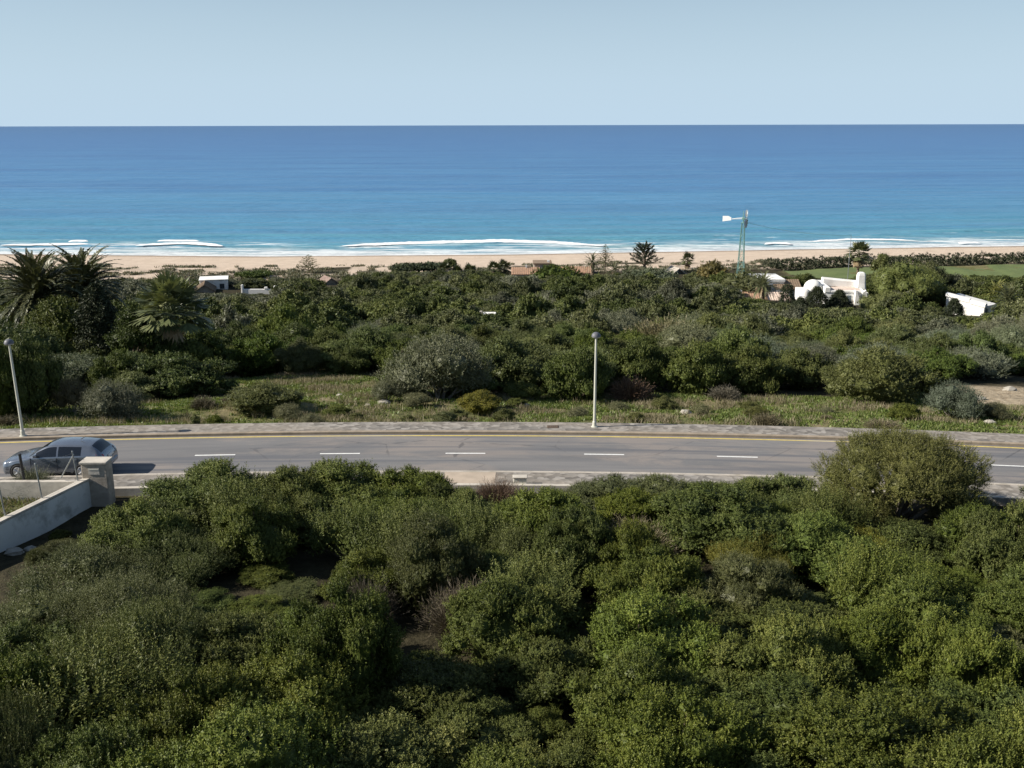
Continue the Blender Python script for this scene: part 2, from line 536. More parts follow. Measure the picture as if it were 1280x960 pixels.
def build_sea():
    xs = np.concatenate([-np.geomspace(60000, 260, 30), np.arange(-250, 250.1, 2.5), np.geomspace(260, 60000, 30)])
    ts = np.concatenate([np.arange(-14, 90, 1.1), np.arange(90, 240, 3), np.geomspace(240, 70000, 46)])
    X, T = np.meshgrid(xs, ts)
    Y = shore(X) * np.where(T < 400, 1, 1) + T
    swell = np.exp(-((T - 35) / 40) ** 2) * .30 * np.sin(T / 3.3 + 1.8 * np.sin(X / 47) + 3 * fbm(X / 60, T / 60, 5)) + .12 * np.sin(T / 7.7 + X / 90) * np.exp(-T / 400)
    Z = swell * sstep(2, 14, T)
    Z = Z + .02
    nx, ny = len(xs), len(ts)
    V = np.stack([X, Y, Z], -1).reshape(-1, 3)
    i = np.arange(ny - 1)[:, None] * nx + np.arange(nx - 1)[None]
    Fc = np.stack([i, i + 1, i + nx + 1, i + nx], -1).reshape(-1, 4)
    mb = MB(); mb.add(V, Fc)
    o = mb.build('sea', sea_mat(), smooth=True)
    a = o.data.attributes.new('shore', 'FLOAT', 'POINT')
    a.data.foreach_set('value', T.ravel().astype(np.float32))
    tag(o, kind='structure', label='calm blue ocean turning turquoise towards the beach', cat='sea')
    # breaking crests
    m, nt, out = new_mat('surf_foam'); N = NT(nt)
    f = N.noise(N.coord((.11, .55, 1)), 1.0, 8, .72, .4)
    a = N.ramp(N.math('ADD', f, N.math('MULTIPLY_ADD', N.attr('tint'), .70, -.46)), [(.44, 0.), (.58, 1.)])
    d = N.n('ShaderNodeBsdfPrincipled', i_Roughness=.9)
    d.inputs['Base Color'].default_value = (.80, .82, .83, 1)
    tr = N.n('ShaderNodeBsdfTransparent')
    mx = N.n('ShaderNodeMixShader')
    al = a
    nt.links.new(al, mx.inputs[0]); nt.links.new(tr.outputs[0], mx.inputs[1]); nt.links.new(d.outputs[0], mx.inputs[2])
    nt.links.new(mx.outputs[0], out.inputs[0])
    lines = [([(425, 308.5), (480, 306.5), (560, 304), (630, 302.5), (690, 304.5), (757, 308.5)], 5.5, .55),
             ([(168, 308), (205, 306), (245, 305.5), (279, 308.5)], 4.0, .45),
             ([(195, 302.5), (222, 302.2), (250, 302.5)], 2.4, .5),
             ([(0, 307.5), (40, 307), (80, 306.5), (112, 306)], 4.5, .3),
             ([(85, 303.0), (98, 302.6), (110, 303.0)], 2.0, .5),
             ([(1010, 303.2), (1060, 300.6), (1110, 300.8), (1148, 302.2)], 2.6, .4),
             ([(1198, 305), (1212, 304.6), (1226, 305)], 2.2, .45),
             ([(955, 306.5), (965, 305), (990, 306)], 3.0, .45)]
    mb = MB(); rng = np.random.default_rng(5)
    for pts, wd, hh in lines:
        wp = np.array([at_z(px, py, .1)[:2] for px, py in pts])
        n = max(24, int((wp[-1, 0] - wp[0, 0]) / .5))
        t = np.linspace(0, 1, n)
        xx = wp[0, 0] + (wp[-1, 0] - wp[0, 0]) * t
        yy = np.interp(xx, wp[:, 0], wp[:, 1])
        k = np.ones(9) / 9; yy[4:-4] = np.convolve(yy, k, 'valid')
        env = np.minimum(1, np.minimum(t, 1 - t) * 7) ** .6
        wv = 1.5 * wd * env * (.55 + .9 * fbm(xx / 4, xx * 0, 31))
        ac = np.linspace(-.5, .5, 9)
        VX = xx[:, None] + 0 * ac; VY = yy[:, None] + ac * wv[:, None] + (fbm(VX / 2, VX * 0 + ac * 9, 8) - .47) * .9
        prof = np.array([0, .12, .25, .4, .6, .85, 1, .6, 0])
        VZ = .30 + .7 * hh * prof * env[:, None] * (.7 + .6 * fbm(VX * 1.2, VY * 1.2, 4))
        T = np.broadcast_to(np.array([0, .45, .7, .9, 1, .9, .6, .35, .1]), VX.shape)
        V = np.stack([VX, VY, VZ], -1).reshape(-1, 3)
        i = np.arange(n - 1)[:, None] * 9 + np.arange(8)[None]
        mb.add(V, np.stack([i, i + 1, i + 10, i + 9], -1).reshape(-1, 4)[:, ::-1], 0, T.ravel())
    o = mb.build('surf', m, smooth=True)
    tag(o, kind='structure', label='white foaming crests of small waves breaking off the beach', cat='surf')


# road --------------------------------------------------------------
def strip(name, v0, v1, z0, z1, mat, u0=-70, u1=70, du=.5, skirt=0):
    us = np.arange(u0, u1 + du / 2, du)
    prof = [(v0, z0), (v1, z1)]
    if skirt:
        prof = [(v0, z0 - skirt)] + prof + [(v1, z1 - skirt)]
    mb = MB()
    V = [RP(u, v, z) for u in us for v, z in prof]
    n = len(prof)
    Fc = [[i * n + k, (i + 1) * n + k, (i + 1) * n + k + 1, i * n + k + 1] for i in range(len(us) - 1) for k in range(n - 1)]
    mb.add(V, Fc)
    o = mb.build(name, mat)
    uv = o.data.uv_layers.new(name='UVMap')
    L = np.zeros(len(o.data.loops), np.int32); o.data.loops.foreach_get('vertex_index', L)
    UV = np.array([(u, v) for u in us for v, z in prof])[L]
    uv.data.foreach_set('uv', UV.ravel().astype(np.float32))
    return o


def uvmap(N, sc):
    t = N.n('ShaderNodeUVMap', uv_map='UVMap')
    m = N.n('ShaderNodeMapping'); m.inputs['Scale'].default_value = sc
    N.nt.links.new(t.outputs[0], m.inputs['Vector'])
    return m.outputs['Vector']


def asphalt_mat():
    m, nt, out = new_mat('worn_asphalt'); N = NT(nt)
    base = N.mix(N.ramp(N.noise(uvmap(N, (.08, .9, 1)), 1.0, 5, .6), [(.36, 0.), (.64, 1.)]), (.150, .150, .155), (.210, .204, .202))
    pk = N.ramp(N.noise(uvmap(N, (.13, .38, 1)), 1.0, 6, .7, .5), [(.46, 0.), (.58, .70)])
    base = N.mix(pk, base, (.275, .240, .215))
    dk = N.ramp(N.noise(uvmap(N, (.045, 1.7, 1)), 1.0, 3, .5), [(.52, 0.), (.62, .8)])
    base = N.mix(dk, base, (.122, .126, .14))
    # crack seal and tyre scuffs
    v = N.n('ShaderNodeTexVoronoi', feature='DISTANCE_TO_EDGE', i_Scale=1.0)
    nt.links.new(uvmap(N, (.22, .35, 1)), v.inputs['Vector'])
    w = N.math('ADD', v.outputs['Distance'], N.math('MULTIPLY_ADD', N.noise(uvmap(N, (1.5, 1.5, 1)), 1, 3), .08, -.04))
    cr = N.math('MULTIPLY', N.ramp(w, [(.0, 1.), (.012, 0.)]), N.ramp(N.noise(uvmap(N, (.06, .2, 1)), 1, 2), [(.5, 0.), (.6, .6)]))
    base = N.mix(cr, base, (.07, .07, .075))
    sp = N.ramp(N.noise(uvmap(N, (1.2, 3, 1)), 1.0, 5, .7), [(.62, 0.), (.74, .5)])
    base = N.mix(sp, base, (.28, .255, .23))
    fine = N.noise(uvmap(N, (24, 24, 1)), 1, 3)
    base = N.mix(N.ramp(fine, [(.3, .25), (.7, 0.)]), base, (.06, .06, .065))
    p = N.n('ShaderNodeBsdfPrincipled', i_Roughness=.85)
    p.inputs['Specular IOR Level'].default_value = .25
    nt.links.new(base, p.inputs['Base Color'])
    nt.links.new(N.bump(fine, .3, .01), p.inputs['Normal'])
    nt.links.new(p.outputs[0], out.inputs[0])
    return m


def paving_mat():
    m, nt, out = new_mat('rough_stone_paving'); N = NT(nt)
    v = N.n('ShaderNodeTexVoronoi', i_Scale=1.0); nt.links.new(uvmap(N, (3.4, 4.2, 1)), v.inputs['Vector'])
    sep = N.n('ShaderNodeSeparateColor'); nt.links.new(v.outputs['Color'], sep.inputs[0])
    c = N.ramp(sep.outputs[0], [(0., (.12, .112, .103)), (.5, (.20, .186, .17)), (1., (.34, .317, .29))])
    big = N.ramp(N.noise(uvmap(N, (.12, .6, 1)), 1, 5, .65), [(.42, 0.), (.66, .65)])
    c = N.mix(big, c, (.29, .25, .205))
    dk = N.ramp(N.noise(uvmap(N, (.5, 1.4, 1)), 1, 5, .7), [(.58, 0.), (.72, .55)])
    c = N.mix(dk, c, (.15, .14, .115))
    p = N.n('ShaderNodeBsdfPrincipled', i_Roughness=.9)
    p.inputs['Specular IOR Level'].default_value = .2
    nt.links.new(c, p.inputs['Base Color'])
    nt.links.new(N.bump(v.outputs['Distance'], .6, .03), p.inputs['Normal'])
    nt.links.new(p.outputs[0], out.inputs[0])
    return m


def build_road():
    asp = asphalt_mat(); pav = paving_mat()
    st = dict(kind='structure')
    tag(strip('road', -5.6, 0, RZ, RZ, asp), 'grey two lane asphalt road curving across the slope', 'road', **st)
    k = simple('brown_kerb_stone', (.30, .245, .185), .9, var=.15, scale=2.5, dirt=(.2, .17, .13), bump=.2)
    kn = simple('pale_kerb_stone', (.42, .38, .33), .9, var=.12, scale=2.5, dirt=(.28, .25, .2), bump=.2)

    def kerb(name, v0, v1, zt, mat, b=.025):
        us = np.arange(-70, 70.1, .5); mb = MB()
        prof = [(v0, RZ - .1), (v0, zt - b), (v0 + b, zt), (v1 - b, zt), (v1, zt - b), (v1, RZ - .1)]
        mb.loft([[RP(u, v, z) for v, z in prof][::-1] for u in us], 0, caps=False, closed=False)
        tag(mb.build(name, mat), 'low stone kerb edging the road', 'kerb', **st)
    kerb('kerb', 0.002, .22, RZ + .14, k)
    kerb('kerb', -5.80, -5.602, RZ + .13, kn)
    tag(strip('pavement', .223, 1.62, RZ + .128, RZ + .135, pav, skirt=.35), 'stone paved footway on the seaward side of the road', 'pavement', **st)
    tag(strip('pavement', -7.45, -5.803, RZ + .118, RZ + .118, pav, skirt=.35), 'stone paved footway on the landward side of the road', 'pavement', **st)
    # markings
    wm = simple('worn_white_road_paint', (.72, .72, .70), .7, var=.12, scale=9)
    ym = simple('worn_yellow_road_paint', (.55, .43, .13), .7, var=.18, scale=5, dirt=(.46, .41, .30), dirt_scale=.12)
    tag(strip('yellow_edge_line', -.32, -.17, RZ + .004, RZ + .004, ym), 'worn yellow line painted along the seaward kerb', 'road marking', **st)
    we = simple('faded_white_edge_paint', (.42, .41, .38), .7, var=.2, scale=6)
    cu = []
    for px, py in ((268, 570), (425, 567), (582, 565.5), (755, 567), (922, 572)):
        x, y, _ = at_z(px, py, RZ); cu.append(road_uv(x, y))
    sp = (cu[-1][0] - cu[0][0]) / 4
    vs = sum(c[1] for c in cu) / 5
    us = [c[0] for c in cu]
    us = [us[0] - sp * k for k in (4, 3, 2, 1)] + us + [us[-1] + sp * k for k in (1, 2, 3, 4, 5)]
    mb = MB()
    for u in us:
        mb.poly([RP(u - .92, vs - .06, RZ + .004), RP(u + .92, vs - .06, RZ + .004), RP(u + .92, vs + .06, RZ + .004), RP(u - .92, vs + .06, RZ + .004)])
    tag(mb.build('lane_markings', wm), 'broken white centre line painted on the asphalt', 'road marking', **st)
    # low edging wall behind the near footway
    us = np.arange(-13.2, 70, .6); mb = MB()
    prof = [(-7.66, RZ - .25), (-7.66, RZ + .21), (-7.64, RZ + .23), (-7.47, RZ + .23), (-7.455, RZ + .21), (-7.455, RZ - .25)]
    mb.loft([[RP(u, v, z) for v, z in prof][::-1] for u in us], 0, caps=True)
    tag(mb.build('edging_wall', M['coping']), 'low concrete edging wall between the near footway and the thicket', 'wall')
    # beige concrete crossing on the near footway
    x, y, _ = at_z(592, 600, RZ); u, v = road_uv(x, y)
    cr = simple('beige_concrete_slab', (.40, .33, .26), .9, var=.12, scale=2, bump=.2)
    tag(strip('concrete_ramp', -7.44, -5.81, RZ + .124, RZ + .124, cr, u0=u - 1.3, u1=u + 1.0, du=.25), 'beige concrete slab in the near footway', 'ramp', **st)
    # drain cover and small box
    x, y, _ = at_z(691, 533.5, RZ + .13); u, v = road_uv(x, y)
    mb = MB(); a, b = RP(u - .28, v, 0), RP(u + .28, v, 0)
    mb.box(x - .28, x + .28, y - .2, y + .2, RZ + .10, RZ + .155, 0, .012)
    for i in range(5): mb.box(x - .24 + i * .1, x - .18 + i * .1, y - .15, y + .15, RZ + .155, RZ + .162)
    tag(mb.build('manhole_cover', M['iron']), 'small rusty rectangular cover in the far footway left of the middle lamp post', 'manhole cover')
    x, y, _ = at_z(650, 606, RZ + .12)
    t = thing('utility_box', 'small pale utility box standing on the near footway', 'utility box', (x, y, RZ + .115))
    MB().box(-.27, .27, -.16, .16, 0, .34, 0, .02).build('housing', M['box'], t)
    MB().box(-.30, .30, -.19, .19, .34, .39, 0, .015).build('lid', M['coping'], t)


# ------------------------------------------------------------------ foliage generators
def norm(a):
    return a / (np.linalg.norm(a, axis=-1, keepdims=True) + 1e-9)


def put_leaves(mb, base, d, nrm, L, W, tint, mat=0):
    side = norm(np.cross(d, nrm))
    L = np.asarray(L)[:, None]; W = np.asarray(W)[:, None]
    mid = base + d * L * .5
    V = np.stack([base, mid + side * W * .5, base + d * L, mid - side * W * .5], 1)
    n = len(base)
    mb.add(V.reshape(-1, 3), np.arange(4 * n).reshape(n, 4), mat, np.repeat(np.clip(tint, 0.02, .98), 4))


def sprigs(mb, rng, pos, axis, lps, slen, L, W, tint, mat=0, spread=.8, fwd=.55, taper=.4):
    S = len(pos)
    sl = slen * rng.uniform(.6, 1.25, S)
    ref = np.where(np.abs(axis[:, 2:3]) < .9, np.array([[0, 0, 1.]]), np.array([[1., 0, 0]]))
    e1 = norm(np.cross(axis, ref)); e2 = np.cross(axis, e1)
    k = np.arange(lps)[None]
    t = (k + rng.uniform(0, 1, (S, lps))) / lps
    az = k * 2.4 + rng.uniform(0, 6.28, (S, 1)) + rng.normal(0, .3, (S, lps))
    rad = np.cos(az)[..., None] * e1[:, None] + np.sin(az)[..., None] * e2[:, None]
    d = norm(axis[:, None] * (fwd + rng.normal(0, .25, (S, lps, 1))) + rad * spread + rng.normal(0, .2, (S, lps, 3)))
    nr = norm(axis[:, None] - d * np.sum(d * axis[:, None], -1, keepdims=True) + rng.normal(0, .35, (S, lps, 3)))
    base = pos[:, None] + axis[:, None] * (sl[:, None] * t)[..., None]
    ll = L * rng.uniform(.7, 1.25, (S, lps)) * (1 - taper * t)
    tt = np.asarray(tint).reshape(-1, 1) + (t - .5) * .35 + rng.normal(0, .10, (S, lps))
    put_leaves(mb, base.reshape(-1, 3), d.reshape(-1, 3), nr.reshape(-1, 3), ll.ravel(), (W / L * ll).ravel(), tt.ravel(), mat)


def lobes_dome(rng, w, h, n, flat=.55, rmin=.20, rmax=.34, pad=1.0, drop=.55):
    a = rng.uniform(0, 2 * PI, n); r = np.sqrt(rng.uniform(0, 1, n)) * (.74 if pad == 1 else .88)
    rl = w * rng.uniform(rmin, rmax, n) * (1 - .35 * r)
    x = np.cos(a) * r * w / 2; y = np.sin(a) * r * w / 2
    rv = np.minimum(rl * rng.uniform(.75, 1.0, n), h * .5) * pad
    top = h * (1 - (.55 if pad == 1 else .42) * r ** 2.2) * rng.uniform(.78 if pad == 1 else .66, 1.0, n)
    top[0] = h
    x[0] *= .2; y[0] *= .2
    z = np.maximum(top - rv, rv * .45)
    if pad < 1: z = np.where(np.arange(n) % 4 == 3, z * rng.uniform(.45, .8, n), z)
    return np.stack([x, y, z], 1), np.stack([rl, rl, rv], 1)


def lobe_points(rng, C, R, n, zmin=.06, depth=.0, low=-.35, bump=.14):
    area = R[:, 0] * R[:, 2]; pr = area / area.sum()
    idx = rng.choice(len(C), int(n * 2.2), p=pr)
    d = norm(rng.normal(0, 1, (len(idx), 3))); d = d[d[:, 2] > low]; idx = idx[:len(d)]
    ph = idx * 1.7
    wob = 1 + bump * np.sin(d[:, 0] * 7 + ph) * np.sin(d[:, 1] * 6.3 + ph * 2) + bump * .8 * np.sin(d[:, 2] * 9 + d[:, 0] * 5 + ph)
    wob = wob * (1 - depth * rng.uniform(0, 1, len(d)))
    p = C[idx] + R[idx] * d * (wob * rng.uniform(.94, 1.04, len(d)))[:, None]
    q = np.linalg.norm((p[:, None] - C[None]) / R[None], axis=2)
    q[np.arange(len(p)), idx] = 9
    ok = (q.min(1) > .86 - depth) & (p[:, 2] > zmin)
    p, d, idx = p[ok][:n], d[ok][:n], idx[ok][:n]
    nrm = norm(d / R[idx])
    return p, nrm, idx


def cores(mb, rng, C, R, f=.68, mat=0):
    'opaque blob added inside each lobe to stop sunlight passing through the leaves'
    th = np.linspace(-1.35, 1.35, 6); ph = np.linspace(0, 2 * PI, 10)[:-1]
    for c, r in zip(C, R):
        k = 1 + rng.uniform(-.14, .14, (6, 9))
        rings = np.stack([c[0] + r[0] * f * k * np.cos(th)[:, None] * np.cos(ph), c[1] + r[1] * f * k * np.cos(th)[:, None] * np.sin(ph), c[2] + r[2] * f * k * np.sin(th)[:, None]], -1)
        i = np.arange(5)[:, None] * 9 + np.arange(9)[None]; j = np.arange(5)[:, None] * 9 + (np.arange(9)[None] + 1) % 9
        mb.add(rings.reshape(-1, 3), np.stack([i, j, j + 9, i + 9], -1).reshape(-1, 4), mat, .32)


def limbs(mb, rng, C, mat=1, r0=.07, n=8, base=(0, 0, 0), seg=4):
    for c in C[:n]:
        p0 = np.array(base) + rng.normal(0, .12, 3) * [1, 1, 0]
        pts = [p0 + (c - p0) * t + rng.normal(0, .06, 3) * np.linalg.norm(c - p0) * (0 < t < 1) * [1, 1, .4] for t in np.linspace(0, 1, seg)]
        pts[0][2] = base[2] - .15
        mb.tube(pts, [r0 * (1 - .75 * t) for t in np.linspace(0, 1, seg)], 5, mat, caps=False)


def make_shrub(seed, kind, w, h, nl, ns, lps, L, W, slen, up=.5, inner=.5, woody=True, low=-.35, spread=.8, fwd=.55, rmin=.2, rmax=.34, bump=.14, pad=1.0):
    rng = np.random.default_rng(seed)
    mb = MB()
    C, R = lobes_dome(rng, w, h, nl, rmin=rmin, rmax=rmax, pad=pad)
    p, nrm, idx = lobe_points(rng, C, R, ns, low=low, bump=bump)
    lt = rng.normal(0, .10, nl)
    ax = norm(nrm * (1 - up) + np.array([0, 0, up]) + rng.normal(0, .28, p.shape))
    sprigs(mb, rng, p - nrm * slen * .4, ax, lps, slen, L, W, .46 + lt[idx] + rng.normal(0, .09, len(p)), 0, spread, fwd)
    if inner:
        m = int(ns * lps * .22 * inner)
        p2, n2, i2 = lobe_points(rng, C, R * .88, m, depth=.35, low=-.8)
        d = norm(rng.normal(0, 1, p2.shape) + n2 * .3); q = norm(n2 + rng.normal(0, .6, p2.shape))
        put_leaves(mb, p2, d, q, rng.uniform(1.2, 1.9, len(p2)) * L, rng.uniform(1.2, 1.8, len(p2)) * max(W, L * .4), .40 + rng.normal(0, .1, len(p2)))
    cores(mb, rng, C, R, .68 if pad < 1 else .52)  # added light blockers, they deepen the shade between the leaf clumps
    if pad < 1:
        C0, R0 = np.array([[0, 0, h * .34]]), np.array([[w * .37, w * .37, h * .40]])
        q, qn, _i = lobe_points(rng, C0, R0, int(ns * .38), low=-.95, bump=.1)
        sprigs(mb, rng, q - qn * slen * .4, norm(qn * .6 + [0, 0, .35] + rng.normal(0, .3, q.shape)), lps, slen, L, W, .42 + rng.normal(0, .1, len(q)), 0, spread, fwd)
        cores(mb, rng, C0, R0, .80)
    if woody: limbs(mb, rng, C, 1, .02 * w ** .8, 9)
    return mb


def make_twiggy(seed, w, h, n=900, leafy=0, thick=.011, up=.9, spread=.75):
    rng = np.random.default_rng(seed); mb = MB()
    bx = rng.normal(0, w * .10, (n, 2)); tip = norm(np.stack([rng.normal(0, spread, n), rng.normal(0, spread, n), rng.uniform(.25, 1.2, n) * up], 1))
    Ln = rng.uniform(.5, 1.0, n)
    end = np.stack([bx[:, 0] + tip[:, 0] * w * .55 * Ln, bx[:, 1] + tip[:, 1] * w * .55 * Ln, tip[:, 2] * h * Ln], 1)
    st = end * rng.uniform(.25, .75, (n, 1)); st[:, 2] *= .8
    d = end - st; l = np.linalg.norm(d, axis=1); d = norm(d)
    put_leaves(mb, st, d, norm(rng.normal(0, 1, (n, 3))), l, np.full(n, thick * 2.2), .45 + rng.normal(0, .16, n))
    for k in range(4):
        f = rng.uniform(.3, 1, n)[:, None]; b = st + (end - st) * f
        dd = norm(d + rng.normal(0, .45, (n, 3)))
        put_leaves(mb, b, dd, norm(rng.normal(0, 1, (n, 3))), rng.uniform(.10, .26, n) * h * .7, np.full(n, thick * 1.5), .55 + rng.normal(0, .18, n))
    for i in range(14):
        e = end[i] * .8
        mb.tube([(0, 0, -.1), tuple(e * .5 + rng.normal(0, .05, 3)), tuple(e)], [.03, .02, .008], 4, 0, caps=False, tint=.3)
    if leafy:
        i = rng.integers(0, n, leafy); b = end[i] * rng.uniform(.75, 1.0, (leafy, 1))
        put_leaves(mb, b, norm(rng.normal(0, 1, (leafy, 3)) + [0, 0, .6]), norm(rng.normal(0, 1, (leafy, 3))), rng.uniform(.04, .09, leafy), rng.uniform(.015, .03, leafy), .5 + rng.normal(0, .15, leafy), 1)
    return mb


# ---- shared shrub meshes: each entry = (mesh, native width, native height)
LIB = {}


def lib(key, mb, mats, w, h):
    LIB.setdefault(key, []).append((mb.mesh(key, mats), w, h))


def build_library():
    bm = M['bark']
    for i in range(6):      # near, thousands of small leaves
        lib('mastic', make_shrub(100 + i, 'm', 4.2, 2.3, 40 + 3 * i, 4600, 15, .062, .034, .20, up=.40, inner=.35, rmin=.085, rmax=.165, bump=.20, pad=.8, low=-.08), [M['mastic'], bm], 4.2, 2.3)
    for i in range(3):
        lib('olive', make_shrub(130 + i, 'o', 4.0, 2.3, 34, 4300, 15, .056, .023, .22, up=.42, inner=.35, fwd=.7, rmin=.10, rmax=.18, bump=.2, pad=.85, low=-.1), [M['olive'], bm], 4.0, 2.3)
    for i in range(3):
        lib('heath', make_shrub(140 + i, 'h', 4.0, 2.0, 20, 3200, 20, .055, .016, .38, up=.7, inner=.8, spread=.55, fwd=.9, rmin=.15, rmax=.26), [M['heath'], bm], 4.0, 2.0)
    for i in range(2):
        lib('shoots', make_shrub(150 + i, 's', 3.0, 1.5, 9, 520, 44, .075, .026, .95, up=.9, inner=.8, spread=.7, fwd=.6), [M['mastic'], bm], 3.0, 1.5)
    for i in range(2):
        lib('dry', make_twiggy(160 + i, 2.6, 1.6, 3000, 900, thick=.006), [M['twig'], M['olive']], 2.6, 1.6)
    lib('reed', make_twiggy(165, 3.4, 1.5, 1900, 500, up=1.2, spread=.6), [M['reed'], M['heath']], 3.4, 1.5)
    for i in range(7):      # middle distance
        lib('mid_mastic', make_shrub(200 + i, 'm', 6.0, 3.0, 42, 2800, 11, .115, .07, .28, up=.40, inner=.35, bump=.2, rmin=.085, rmax=.17, pad=.8, low=-.08), [M['mastic'], bm], 6.0, 3.0)
    for i in range(4):
        lib('mid_olive', make_shrub(220 + i, 'o', 5.5, 3.3, 34, 2700, 11, .115, .052, .30, up=.45, inner=.35, fwd=.7, rmin=.09, rmax=.18, pad=.85, low=-.1, bump=.2), [M['olive'], bm], 5.5, 3.3)
    for i in range(4):
        lib('mid_grey', make_shrub(230 + i, 'g', 5.0, 3.2, 20, 2300, 13, .11, .036, .45, up=.6, inner=.7, fwd=.8, spread=.6), [M['grey'], M['bark_grey']], 5.0, 3.2)
    for i in range(2):
        lib('mid_dry', make_twiggy(240 + i, 3.4, 2.0, 1000, 200, thick=.02), [M['twig'], M['olive']], 3.4, 2.0)
    lib('mid_reed', make_twiggy(245, 5.0, 2.2, 1300, 1500, thick=.025, up=1.2, spread=.6), [M['reed'], M['heath']], 5.0, 2.2)


SHRUBS = []


def put_shrub(key, x, y, w, h, label, group=None, name='shrub', cat='shrub', i=None, rz=None, color=None, z=None):
    rng = put_shrub.rng
    L = LIB[key]; me, nw, nh = L[int(rng.integers(len(L))) if i is None else i % len(L)]
    o = link(bpy.data.objects.new(name, me))
    o.location = (x, y, (hz(x, y) if z is None else z) - .04)
    o.rotation_euler = (0, 0, float(rng.uniform(0, 6.28)) if rz is None else rz)
    o.scale = (w / nw * rng.uniform(.92, 1.08), w / nw * rng.uniform(.92, 1.08), h / nh)
    if color: o.color = (*color, 1)
    tag(o, label, cat, group)
    SHRUBS.append((x, y, w * (1.55 if key in ('dry', 'reed') else 1)))
    return o


put_shrub.rng = np.random.default_rng(77)
KINDNAME = {'mastic': 'mastic_shrub', 'mid_mastic': 'mastic_shrub', 'olive': 'wild_olive_shrub', 'mid_olive': 'wild_olive_shrub', 'heath': 'heath_shrub', 'shoots': 'leafy_shrub', 'dry': 'dry_bush', 'mid_dry': 'dry_bush', 'reed': 'dry_reed_clump', 'mid_reed': 'dry_reed_clump', 'mid_grey': 'grey_shrub'}


def top_shrub(key, px, py, d, w, label, **k):
    'a near shrub whose crown top is seen at the pixel, at distance d'
    x, y, z = at_d(px, py, d)
    return put_shrub(key, x, y, w, max(.5, z - hz(x, y)), label, name=KINDNAME[key], **k)


def base_shrub(key, px, py, wpx, hpx, label, **k):
    'a shrub standing on the ground seen at the pixel'
    x, y, z = ground(px, py)
    s = ppm(x, y, z)
    w = wpx / s
    x, y = x * (1 + .3 * w / y), y + .3 * w
    return put_shrub(key, x, y, w, hpx / s * 1.02, label, name=KINDNAME[key], **k)


